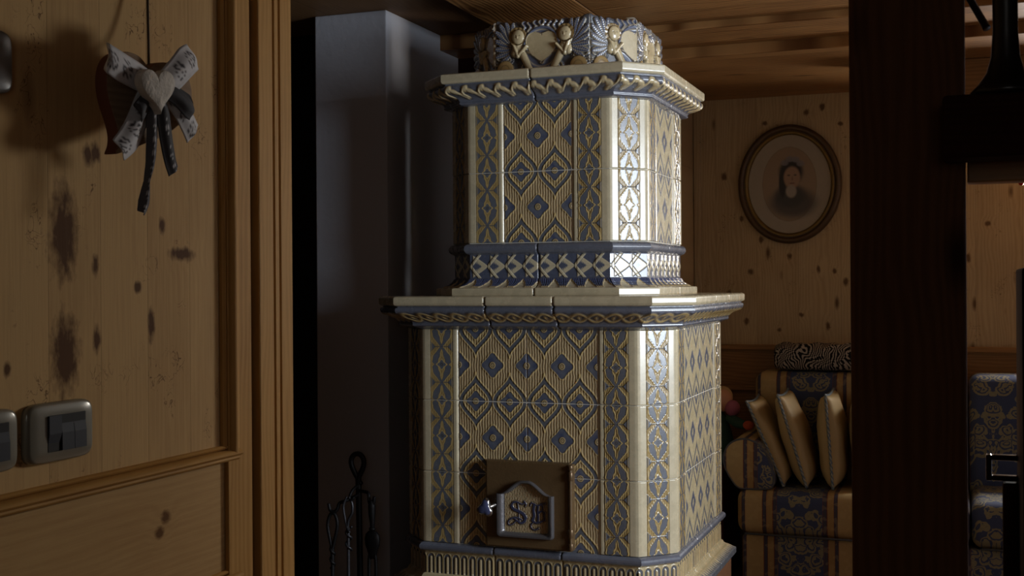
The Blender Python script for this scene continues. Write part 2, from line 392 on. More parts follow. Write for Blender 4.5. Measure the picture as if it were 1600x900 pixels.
# white plaster pier beside the stove, dark wood wall behind the stove, pine back wall
bm = bmesh.new(); add_box(bm, -2.16, -1.876, 3.733, 4.37, 0, 0.96+H, 0.004, 2)
struct(mesh_bm('wall_pier', bm, M_plaster))
bm = bmesh.new(); add_box(bm, -2.6, -1.195, 4.372, 4.50, 0, 0.96+H)
struct(mesh_bm('wall_stove', bm, M_red))
struct(box('wall_return', M_pine_back, -1.35, -1.195, 4.50, 5.60, -1.3, 0.96))
struct(box('wall_back', M_pine_back, -1.35, 0.35, 5.60, 5.75, -1.3, 0.96))
for i, (x0, x1, z0, z1) in enumerate([(0.35, 0.97, -1.3, 0.0), (0.35, 0.97, 0.68, 0.96), (0.97, 2.5, -1.3, 0.96)]):
    struct(box('wall_back', M_pine_back, x0, x1, 5.60, 5.75, z0, z1))
struct(box('trim_12', M_pine_back, -1.193, -1.160, 5.585, 5.60, -0.28, 0.86, bev=0.003))
# panelling below the dado
struct(box('trim_13', M_wain, -1.195, 2.2, 5.575, 5.60, -1.3, -0.31))
struct(box('trim_14', M_wain, -1.195, 2.2, 5.560, 5.60, -0.312, -0.288, bev=0.004))
struct(box('trim_15', M_wain, -1.195, 2.2, 5.545, 5.575, -0.50, -0.476, bev=0.004))
# right wall with its window opening, added light-blocking partition and stub wall, hall walls
for (y0, y1, z0, z1) in [(-1.6, 1.94, -1.3, .96), (3.06, 5.75, -1.3, .96), (1.94, 3.06, -1.3, -.40), (1.94, 3.06, .84, .96)]:
    struct(box('wall_right', M_plaster, 2.2, 2.35, y0, y1, z0, z1))
struct(box('partition_light_block', M_dark, 0.14, 2.2, 1.86, 1.93, -1.3, 0.925))  # unseen; added to keep side-window light off the left wall
struct(box('wall_light_block', M_plaster, 1.02, 2.2, 3.13, 3.20, -1.3, 0.925))  # unseen stub wall added to keep side-window light off the back wall
for (x0, x1, z0, z1) in [(-3.4, .10, -1.3, .96), (1.0, 2.5, -1.3, .96), (.10, 1.0, -1.3, -.10), (.10, 1.0, .80, .96)]:
    struct(box('wall_front', M_dkplaster, x0, x1, -1.75, -1.6, z0, z1))
struct(box('wall_hall', M_black, -3.5, -3.4, -1.6, 4.5, -1.3, 0.96))
struct(box('wall_passage', M_black, -3.4, -2.155, 4.0, 4.2, -1.3, 0.96))
def window(name, axis, a0, a1, z0, z1, p, d):
    bm = bmesh.new(); f = 0.05
    def b(u0, u1, w0, w1):
        if axis == 'Y': add_box(bm, p, p+d, u0, u1, w0+H, w1+H, 0.004)
        else: add_box(bm, u0, u1, p, p+d, w0+H, w1+H, 0.004)
    b(a0, a0+f, z0, z1); b(a1-f, a1, z0, z1); b(a0+f, a1-f, z0, z0+f); b(a0+f, a1-f, z1-f, z1)
    struct(mesh_bm(name, bm, M_pine_trim))
window('window_1', 'Y', 1.94, 3.06, -.40, .84, 2.25, 0.06)
window('hall_fill_frame', 'X', .10, 1.0, -.10, .80, -1.70, 0.06)  # invented frame around the hall fill light
window('window_2', 'X', 0.35, 0.97, .0, .68, 5.70, 0.05)
struct(box('light_block_pelmet', M_wain, 0.285, 1.06, 5.30, 5.60, 0.68, 0.86, bev=0.004))  # unseen pelmet added to hold back-window light off the ceiling

# ------------------------------------------------------------------ glaze colours
CREAM, YEL, BLUE = lin(199, 187, 156), lin(178, 157, 108), lin(100, 104, 112)
BLUE2, STR, STRG, DK = lin(74, 84, 116), lin(194, 174, 136), lin(152, 126, 86), lin(58, 52, 42)
GOLD = lin(202, 176, 118)
STR_S = lin(196, 182, 146)

def flower(dx, dy, R0, R1):
    rho = np.hypot(dx, dy); ph = np.arctan2(dy, dx)
    return rho, rho - (R0 + R1*np.abs(np.cos(2*ph))**5 + 0.004*np.cos(8*ph + PI))

def tile_pattern(x, y, flat=False):
    GOLD, STRG, DK = (STR_S, STR_S, STR_S) if flat else (globals()['GOLD'], globals()['STRG'], globals()['DK'])
    YEL, STR = (STR_S, STR_S) if flat else (globals()['YEL'], globals()['STR'])
    """ogee and quatrefoil field tile; x, y in 0..1"""
    h = np.zeros_like(x); C = np.ones(x.shape + (3,))*STR
    st = np.sin(2*PI*26*x + 0.8*vnoise(x*9, y*16, 1.0) + 0.35*vnoise(x*30, y*40, 2.0))
    C = paint(C, sst(0.0, -0.8, st), STRG)
    h += 0.00045*st
    xx = np.mod(x, 0.5) - 0.25; yy = np.minimum(y, 1-y); T = 0.392
    tt = np.clip(yy/T, 0, 1)
    wv = 0.252*(0.90*(0.5+0.5*np.cos(PI*tt**1.06)) + 0.10*(1-tt))
    dw = 0.252*(0.90*0.5*PI*np.sin(PI*tt**1.06)*0.85 + 0.10)/T
    d = (np.abs(xx)-wv)/np.sqrt(1+dw**2)
    tip = np.hypot(xx, yy-T); d = np.where(yy > T, tip, d)
    band = sst(0.0, -0.006, d)*sst(-0.066, -0.060, d)
    C = paint(C, band, BLUE); h = h*(1-band)
    inn = sst(-0.07, -0.078, d); C = paint(C, inn*0.45, YEL)
    for c0, wd in ((0.004, .009), (-0.070, .009)):
        r = np.exp(-((d-c0)/wd)**2); C = paint(C, np.clip(r*1.1, 0, 1), GOLD); h += 0.0012*r
        g = np.exp(-((d-c0+0.016*(1 if c0 > 0 else -1))/0.006)**2); C = paint(C, g*0.4, DK)
    for (dx, dy, R0, R1) in ((xx, yy, .106, .042), (np.mod(x+0.25, 0.5)-0.25, (y-0.5)*0.94, .124, .042)):
        rho, df = flower(dx, dy, R0, R1)
        m = sst(0.004, -0.004, df)
        shade = 0.5+0.5*vnoise(x*22, y*17, R0*50)
        fc = BLUE[None, None]*1.2*(1-shade[..., None]*0.9) + BLUE2*0.9*shade[..., None]*0.9
        C = C*(1-m[..., None]) + fc*m[..., None]; h = h*(1-m) + m*0.0005
        r = np.exp(-((df-0.006)/0.008)**2); C = paint(C, r, GOLD); h += 0.0011*r
        g = np.exp(-((df+0.010)/0.006)**2); C = paint(C, g*0.5, DK)
        for rr, wdt in ((0.036, .008), (0.014, .008)):
            r = np.exp(-((rho-rr)/wdt)**2); C = paint(C, r, GOLD); h += 0.0012*r
        r = np.exp(-((rho-0.025)/0.005)**2); C = paint(C, r*0.7, DK)
        r = np.exp(-((rho-0.049)/0.005)**2); C = paint(C, r*0.5, DK)
    return C, h

def leaf_pattern(u, v, W=0.078, T=0.2224):
    """crossing leaves between fans; u -.5..+.5 across the field, v 0..1 up the tile"""
    vp = np.mod((v-0.25)*2, 1.0); um = u*W; dm = (vp-0.5)*T*0.5
    h = np.zeros_like(u); C = np.ones(u.shape+(3,))*YEL
    st = np.sin(2*PI*13*u + 1.2*vnoise(u*5, v*30, 4.0)); C = paint(C, sst(0.2, -0.6, st), lin(140, 112, 64)); h += 0.00032*st
    s = np.abs(np.sin(PI*vp))
    c = 0.290*s**0.9; th = 0.125*s**0.8*(1+0.18*np.cos(2*PI*4*vp)) + 0.022
    th = th*(1-0.85*np.exp(-((vp-0.5)/0.050)**2))
    au = np.abs(u); d = np.abs(au-c)-th
    m = sst(0.012, -0.012, d); C = paint(C, m, BLUE*0.95+BLUE2*0.05); h = h*(1-m)+m*0.0009
    r = np.exp(-((d-0.030)/0.020)**2); C = paint(C, r*0.9, GOLD); h += 0.0015*r
    g = np.exp(-((d-0.004)/0.012)**2); C = paint(C, g*0.55, DK)
    rho, df = flower(um, dm, 0.0085, 0.0045)
    df = rho-(0.0098+0.0050*np.abs(np.cos(2*np.arctan2(dm, um)))**3)
    m = sst(0.0006, -0.0006, df); C = paint(C, m, BLUE); h = h*(1-m)+m*0.0010
    r = np.exp(-((df-0.0012)/0.0011)**2); C = paint(C, r, GOLD); h += 0.0013*r
    r = np.exp(-((rho-0.0036)/0.0012)**2); C = paint(C, r*0.8, DK)
    dv = np.minimum(vp, 1-vp)*T*0.5
    fan = np.maximum(0.0215-np.abs(um)+0.0, dv-(np.abs(um)-0.0215)*0.95-0.0012)
    fan = np.maximum(fan, np.abs(um)-W*0.49)
    m = sst(0.0005, -0.0005, fan); C = paint(C, m, BLUE); h = h*(1-m)+m*0.0010
    g = np.exp(-(fan/0.0009)**2); C = paint(C, g*0.8, DK)
    stem = sst(0.0016, 0.0008, dv)*(np.abs(um) < 0.026); C = paint(C, stem*0.9, BLUE*0.7); h += 0.0008*stem
    e = np.exp(-((0.5-au)/0.018)**2); C = paint(C, e*0.8, DK); h -= 0.0010*e
    e = np.exp(-((0.445-au)/0.016)**2); C = paint(C, e*0.7, GOLD); h += 0.0008*e
    ins = sst(0.505, 0.495, au)
    return C, h, ins

def edge_drop(x, lo, hi, r, depth):
    e = np.clip(np.minimum(x-lo, hi-x)/r, 0, 1)
    return -depth*(1-np.sqrt(np.clip(1-(1-e)**2, 0, 1)))
def skirt(P, C, N, depth):
    """closes a height grid with a rim that runs back from its border"""
    Pp = np.pad(P, ((1, 1), (1, 1), (0, 0)), mode='edge'); Cp = np.pad(C, ((1, 1), (1, 1), (0, 0)), mode='edge')
    Np = np.pad(N, ((1, 1), (1, 1), (0, 0)), mode='edge')
    m = np.ones(Pp.shape[:2], bool); m[1:-1, 1:-1] = False
    Pp[m] -= Np[m]*depth
    return Pp, Cp

# ------------------------------------------------------------------ stove
CX, CY = -1.2415, 3.838
AL_, AU_, CC0 = 0.438, 0.326, 0.0926
LEG, TW, TH = 0.1216, 0.224, 0.2224
stove = empty('tiled_stove', (CX, CY, 0), 'tall octagonal two-tier stove of cream and blue patterned glazed tiles with a heart-and-cherub crown', 'stove')
def Rz(a): return Matrix.Rotation(a, 3, 'Z')
def place(me, name, loc, ang):
    o = bpy.data.objects.new(name, me); link(o, stove)
    o.location = Rz(ang) @ Vector(loc); o.rotation_euler = (0, 0, ang)
    return o

# inner body carrying the tiles (its pale mortar shows in the joints)
def octa_prism(bm, A, cc, z0, z1):
    pts = [(A-cc, -A), (A, -A+cc), (A, A-cc), (A-cc, A), (-A+cc, A), (-A, A-cc), (-A, -A+cc), (-A+cc, -A)]
    lo = [bm.verts.new((CX+x, CY+y, z0+H)) for x, y in pts]; hi = [bm.verts.new((CX+x, CY+y, z1+H)) for x, y in pts]
    for i in range(8): bm.faces.new((lo[i], lo[(i+1) % 8], hi[(i+1) % 8], hi[i]))
    bm.faces.new(lo); bm.faces.new(hi)
bm = bmesh.new()
octa_prism(bm, AL_-0.0013, CC0, -0.806, -0.136); octa_prism(bm, AL_-0.02, CC0-.01, -0.95, -0.04); octa_prism(bm, AU_-0.0013, CC0, 0.127, 0.568); octa_prism(bm, AU_-0.02, CC0-.01, -0.10, 0.65)
octa_prism(bm, 0.255, 0.11, 0.63, 0.80)
mesh_bm('mortar_body', bm, M_mortar, stove)
bm = bmesh.new(); octa_prism(bm, AL_+0.030, 0.10, -1.3, -0.955)
tag(mesh_bm('plinth', bm, M_plinth, stove), 'plain brown base under the tiles')

# field tile
n = 176; g = 0.0010
xs = np.linspace(g, TW-g, n); zs = np.linspace(g, TH-g, n); X, Z = np.meshgrid(xs, zs)
C, h = tile_pattern(X/TW, Z/TH)
h = h + edge_drop(X, g, TW-g, 0.002, 0.0014) + edge_drop(Z, g, TH-g, 0.002, 0.0014)
Nn = np.zeros(X.shape+(3,)); Nn[..., 1] = -1
me_tile = grids_mesh('field_tile', [skirt(np.stack([X-TW/2, -h, Z-TH/2], -1), C, Nn, 0.012)], M_glaze)
me_tile_flat = grids_mesh('field_tile', [skirt(np.stack([X-TW/2, -h*0.12, Z-TH/2], -1), tile_pattern(X/TW, Z/TH, True)[0], Nn, 0.012)], M_glaze)   # side tiles flattened against window streaks, ground painted paler

# corner tile: leg + chamfer + leg
def corner_mesh(A):
    Lc = CC0*math.sqrt(2); tot = 2*LEG+Lc; nu, nv = 300, 176
    s = np.linspace(0, tot, nu); zs = np.linspace(g, TH-g, nv); SS, ZZ = np.meshgrid(s, zs)
    def plan(s):
        x0 = A-CC0-LEG
        p1 = np.stack([x0+s, np.full_like(s, -A)], -1)
        k = (s-LEG)/math.sqrt(2); p2 = np.stack([A-CC0+k, -A+k], -1)
        p3 = np.stack([np.full_like(s, A), -A+CC0+(s-LEG-Lc)], -1)
        return np.where((s < LEG)[..., None], p1, np.where((s < LEG+Lc)[..., None], p2, p3))
    r = 0.005
    w1 = sst(LEG-r, LEG+r, SS); w2 = sst(LEG+Lc-r, LEG+Lc+r, SS)
    ang = -PI/2 + w1*PI/4 + w2*PI/4
    N = np.stack([np.cos(ang), np.sin(ang), 0*ang], -1)
    Pl = plan(SS)
    pull = 0.0012*(np.exp(-((SS-LEG)/r)**2)+np.exp(-((SS-LEG-Lc)/r)**2))
    C = np.ones(SS.shape+(3,))*CREAM; h = np.full(SS.shape, 0.004) - pull
    v = ZZ/TH
    for c0, wd in ((LEG*0.47, 0.078), (LEG+Lc*0.50, 0.078), (LEG+Lc+LEG*0.53, 0.078)):
        u = (SS-c0)/wd; Cl, hl, ins = leaf_pattern(u, v)
        C = C*(1-ins[..., None])+Cl*ins[..., None]; h = h+hl*ins*(1-0.85*w2)-0.0005*ins  # side leg relief flattened too, against window streaks
    h = h + edge_drop(SS, 0, tot, 0.010, 0.014) + edge_drop(ZZ, g, TH-g, 0.0025, 0.0030)
    P = np.concatenate([Pl, (ZZ-TH/2)[..., None]], -1) + N*h[..., None]
    return grids_mesh('corner_tile', [skirt(P, C, N, 0.010)], M_glaze)
me_cl, me_cu = corner_mesh(AL_), corner_mesh(AU_)
for k, ang in enumerate((0, PI/2, -PI/2)):
    for r in range(3):
        z = -0.137 - TH*(r+0.5) + H
        for sx in (-0.5, 0.5): place(me_tile_flat if ang else me_tile, 'field_tile', (sx*TW, -AL_, z), ang)
    for r in range(2):
        z = 0.575 - TH*(r+0.5) + H
        place(me_tile_flat if ang else me_tile, 'field_tile', (0, -AU_, z), ang)
for ang in (0, PI/2, -PI/2, PI):
    for r in range(3): place(me_cl, 'corner_tile', (0, 0, -0.137 - TH*(r+0.5) + H), ang)
    for r in range(2): place(me_cu, 'corner_tile', (0, 0, 0.575 - TH*(r+0.5) + H), ang)

# mouldings: profile (d, z) swept round the octagon
def dense(prof, nv):
    p = np.array(prof, float); seg = np.r_[0, np.cumsum(np.hypot(*np.diff(p, axis=0).T))]
    q = np.unique(np.r_[np.linspace(0, seg[-1], nv), seg])
    return np.stack([np.interp(q, seg, p[:, 0]), np.interp(q, seg, p[:, 1])], -1), q
def sweep(A, prof, ccf, pat, j, straight=False, nv=70, step=0.0016):
    D, q = dense(prof, nv)
    d, z = D[:, 0], D[:, 1]; cc = ccf(d); grids = []
    amid = A+0.03
    if straight:
        segs = [((-j+0*d, -(A+d)), (j+0*d, -(A+d)), -j, j, 'both')]
    else:
        Rp = (A+d-cc, -(A+d)); Cp = (A+d, -(A+d)+cc); e = 0.05
        uR = amid-float(ccf(np.array([0.03]))[0]); Lc = float(ccf(np.array([0.03]))[0])*math.sqrt(2)
        segs = [((j+0*d, -(A+d)), Rp, j, uR, 'lo'), (Rp, Cp, uR, uR+Lc, ''), (Cp, (A+d, -j+0*d), uR+Lc, 2*uR+Lc-j, 'hi')]
    for p0, p1, u0, u1, ed in segs:
        nu = max(8, int((u1-u0)/step)); k = np.linspace(0, 1, nu)[None, :]
        if ed in ('lo', 'both'): k = k.copy(); k[0, 0] = 0.0
        X = p0[0][:, None]*(1-k)+p1[0][:, None]*k; Y = p0[1][:, None]*(1-k)+p1[1][:, None]*k
        Zz = np.repeat(z[:, None], nu, 1); P = np.stack([X, Y, Zz+H], -1)
        dv = np.gradient(P, axis=0); du = np.gradient(P, axis=1); N = np.cross(dv, du)
        N /= np.linalg.norm(N, axis=-1, keepdims=True)+1e-12
        cen = np.array([0, 0, 0]); out = P.copy(); out[..., 2] = 0
        sgn = np.sign((N*np.concatenate([out[..., :2], 0*out[..., :1]], -1)).sum(-1).mean()); N *= sgn
        U = u0+(u1-u0)*k + 0*Zz; Cc, h = pat(U, Zz, np.repeat(d[:, None], nu, 1))
        gap = 0.0007
        if ed in ('lo', 'both'): h = h + edge_drop(U, u0, u1+9, 0.006, 0.006)
        if ed in ('hi', 'both'): h = h + edge_drop(U, u0-9, u1, 0.006, 0.006)
        P = P+N*h[..., None]
        if ed in ('lo', 'both'): P = np.concatenate([P[:, :1]-N[:, :1]*0.010, P], 1); Cc = np.concatenate([Cc[:, :1], Cc], 1); N = np.concatenate([N[:, :1], N], 1)
        if ed in ('hi', 'both'): P = np.concatenate([P, P[:, -1:]-N[:, -1:]*0.010], 1); Cc = np.concatenate([Cc, Cc[:, -1:]], 1)
        grids.append((P, Cc))
    return grids
ccn = lambda d: CC0+0.15*np.maximum(d, 0)+0.15*np.minimum(d, 0)

BROW = lin(102, 106, 118)
def pat_cornice(zs0, z_slab, z1, z0, period, style):
    def f(U, Z, D):
        C = np.ones(U.shape+(3,))*BROW; h = np.zeros_like(U)
        C = paint(C, sst(z_slab-0.001, z_slab+0.001, Z), CREAM)
        y = (Z-z0)/(z1-z0); x = U/period
        m_in = sst(-0.25, -0.05, y)*sst(1.25, 1.05, y)
        if style == 'wave':
            yc = 0.5+0.30*np.sin(2*PI*x+0.75*np.sin(2*PI*x)); d = np.abs(y-yc)/np.sqrt(1+(0.95*np.cos(2*PI*x))**2)-0.16
            xb = np.mod(x-0.22, 1.0)-0.5; xb = np.mod(x-0.20+0.5, 1)-0.5
            d = np.minimum(d, np.hypot(xb*1.15, (y-0.80)*0.62)-0.20)
            xv = np.mod(x-0.68+0.5, 1)-0.5
            d = np.minimum(d, np.hypot(xv*1.0, (y-0.18)*0.7)-0.17)
        else:
            sl = np.sqrt(1+(1.2*np.cos(PI*x))**2); d = 9+0*x
            for sg in (-1, 1): d = np.minimum(d, np.abs(y-0.5-sg*0.38*np.sin(PI*x))/sl-0.085)
            xb = np.mod(x, 1)-0.5; rr = np.hypot(xb*1.5, (y-0.5)*0.9); d = np.minimum(d, rr-0.12); d = np.minimum(d, np.abs(rr-0.2)*1.5+(xb < 0)*0.5-0.02)
        m = sst(0.04, -0.04, d)*m_in; cc_ = CREAM*0.75+GOLD*0.25 if style == 'wave' else GOLD*0.8
        C = paint(C, m, cc_); h += 0.0026*sst(0.08, -0.12, d)*m_in
        g_ = np.exp(-((d-0.09)/0.06)**2)*m_in; C = paint(C, g_*0.65, DK)
        g_ = np.exp(-((d+0.02)/0.05)**2)*m_in; C = paint(C, g_*0.5, GOLD)
        return C, h
    return f
upc = [(-.075, .664), (.066, .664), (.0725, .661), (.0735, .657), (.0735, .640), (.0715, .6345), (.066, .6325), (.0615, .631), (.0625, .627), (.066, .622), (.0665, .614), (.064, .606), (.056, .600), (.044, .5965), (.034, .593), (.027, .588), (.0235, .583), (.0225, .579), (.0245, .5765), (.0235, .573), (.018, .570), (.010, .5685), (.003, .567), (-.02, .567)]
me_uc = grids_mesh('cornice_tile', sweep(AU_, upc, ccn, pat_cornice(.664, .632, .622, .590, 0.050, 'wave'), 0.0006, nv=90), M_glaze)
for a in (0, PI/2, PI, -PI/2): place(me_uc, 'cornice_tile', (0, 0, 0), a)
loc_ = [(-.13, -.036), (.069, -.036), (.075, -.039), (.0765, -.043), (.0765, -.058), (.0745, -.063), (.069, -.0655), (.065, -.067), (.067, -.070), (.072, -.073), (.073, -.080), (.0705, -.087), (.062, -.093), (.050, -.098), (.040, -.103), (.032, -.109), (.0275, -.115), (.0265, -.121), (.0275, -.124), (.0255, -.128), (.018, -.131), (.008, -.135), (.002, -.138), (-.02, -.138)]
pc = pat_cornice(-.036, -.066, -.086, -.116, 0.0505, 'guilloche')
me_lc = grids_mesh('cornice_tile', sweep(AL_, loc_, ccn, pc, 0.1092, nv=90), M_glaze)
me_ls = grids_mesh('cornice_tile', sweep(AL_, loc_, ccn, pc, 0.1080, True, nv=90), M_glaze)
for a in (0, PI/2, PI, -PI/2):
    place(me_lc, 'cornice_tile', (0, 0, 0), a); place(me_ls, 'cornice_tile', (0, 0, 0), a)

def pat_upbase(U, Z, D):
    C = np.ones(U.shape+(3,))*BROW; h = np.zeros_like(U)
    # strapwork between z .02 and .094
    y = (Z-0.020)/0.074; inb = sst(-0.02, 0.02, y)*sst(1.02, 0.98, y)
    streak = 0.5+0.5*vnoise(U*900, Z*260, 1.0)
    Bc = (BLUE2*0.5+BLUE*0.5)[None, None]*(0.45+0.9*streak[..., None])
    C = C*(1-inb[..., None])+Bc*inb[..., None]
    p = 0.0665; x = np.mod(U/p, 1.0); a = np.abs(y-0.5)
    DB = lin(46, 50, 70)
    Lf = 0.47*(np.clip(1-x, 0, 1)/0.85)**0.85-a; ok = sst(0.10, 0.14, x)*inb
    m = sst(-0.01, 0.02, Lf)*ok; C = paint(C, m, CREAM); h += 0.0010*m
    g_ = np.exp(-((Lf+0.012)/0.016)**2)*ok; C = paint(C, g_*0.8, DB)
    fl = 0.24*np.clip(1-np.abs(x-0.30)/0.34, 0, 1)**0.8*(0.8+0.25*np.sin(x*70))-a
    m3 = sst(-0.01, 0.03, fl)*inb; C = C*(1-m3[..., None])+Bc*m3[..., None]
    for xo in (0.0, 1.0):
        sd = np.abs(a-(x-xo)*0.95)/1.38; on = inb*sst(0.62, 0.58, x-xo)*sst(-0.02, 0.02, x-xo+0.02)
        m = sst(0.075, 0.060, sd)*on; C = paint(C, m, CREAM); h += 0.0014*m
        g_ = np.exp(-((sd-0.085)/0.016)**2)*on; C = paint(C, g_*0.8, DB)
    ln = np.exp(-((Z-0.0185)/0.0018)**2); C = paint(C, ln*0.8, lin(60, 64, 84))
    # scallops below
    yy = (Z+0.010)/0.027; q = 0.060; xc = np.abs(np.mod(U/q+0.5, 1)-0.5)
    bl = sst(0.03, -0.03, (0.86-2.1*np.minimum(xc, 0.42))-yy*1.0)*0
    tri = yy - (0.90*np.clip(1-xc/0.30, 0, 1)**0.8)
    low = (Z < 0.0175)*(Z > -0.0105)
    m = sst(-0.05, 0.05, tri)*low
    pet = 0.5+0.5*np.sin(xc*60+yy*2)
    C = np.where((low > 0)[..., None], CREAM, C)
    pc_ = BLUE2[None, None]*(0.6+0.55*pet[..., None])
    C = C*(1-m[..., None])+pc_*m[..., None]; h += 0.003*m*low*(0.6+0.4*pet)
    e = np.exp(-((tri-0.02)/0.07)**2)*low; C = paint(C, e*0.75, GOLD)
    C = np.where((Z < -0.0102)[..., None], CREAM, C)
    return C, h
upb = [(-.01, .1295), (.002, .129), (.009, .126), (.0135, .120), (.0148, .113), (.0135, .106), (.009, .0995), (.002, .096), (-.001, .094), (-.002, .092), (-.002, .020), (-.0015, .0175), (.001, .012), (.006, .004), (.014, -.003), (.024, -.0085), (.031, -.0105), (.042, -.0112), (.0465, -.013), (.0475, -.0165), (.0475, -.033), (.046, -.036), (.03, -.036)]
me_ub = grids_mesh('base_moulding', sweep(AU_, upb, ccn, pat_upbase, 0.0006, nv=110, step=0.0013), M_glaze)
for a in (0, PI/2, PI, -PI/2): place(me_ub, 'base_moulding', (0, 0, 0), a)

def pat_lowbase(U, Z, D):
    C = np.ones(U.shape+(3,))*BROW; h = np.zeros_like(U)
    inb = (Z < -0.8315)*(Z > -0.9005)
    C = np.where((Z < -0.8315)[..., None], YEL*0.55+CREAM*0.45, C)
    p = 0.0312; x = (np.mod(U/p+0.5, 1)-0.5)*p; y = Z+0.852
    d = np.where(y < 0, np.abs(x), np.hypot(x, y))
    m = sst(0.0126, 0.0120, d)*sst(0.0052, 0.0060, d)*inb; C = paint(C, m, BLUE*0.9)
    m = sst(0.0046, 0.0038, d)*inb; C = paint(C, m, STR); h += 0.0022*m
    for r0 in (0.0137, 0.0052):
        r = np.exp(-((d-r0)/0.0011)**2)*inb; C = paint(C, r*0.9, GOLD if r0 > 0.01 else DK); h += 0.0018*r*(1 if r0 > 0.01 else -0.5)
    r = np.exp(-((d-0.0094)/0.0012)**2)*inb; C = paint(C, r*0.6, lin(60, 66, 80))
    # saw-tooth foot
    low = (Z < -0.9185)
    tooth = (Z+0.9325)/0.014 - np.abs(np.mod(U/0.021, 1)-0.5)*2.0*1.0
    m = sst(0.1, -0.1, tooth)*low; C = paint(C, m, BLUE)
    return C, h
lob = [(-.01, -.8035), (.002, -.804), (.009, -.807), (.0135, -.813), (.0140, -.819), (.0125, -.825), (.007, -.830), (.0, -.832), (-.002, -.834), (-.002, -.897), (-.001, -.901), (.004, -.904), (.006, -.908), (.009, -.913), (.014, -.9165), (.020, -.9185), (.026, -.922), (.036, -.929), (.044, -.9325), (.0455, -.935), (.0455, -.952), (.043, -.955), (.0, -.955)]
me_lb = grids_mesh('base_moulding', sweep(AL_, lob, ccn, pat_lowbase, 0.1102, nv=110), M_glaze)
me_lbs = grids_mesh('base_moulding', sweep(AL_, lob, ccn, pat_lowbase, 0.1090, True, nv=110), M_glaze)
for a in (0, PI/2, PI, -PI/2):
    place(me_lb, 'base_moulding', (0, 0, 0), a); place(me_lbs, 'base_moulding', (0, 0, 0), a)

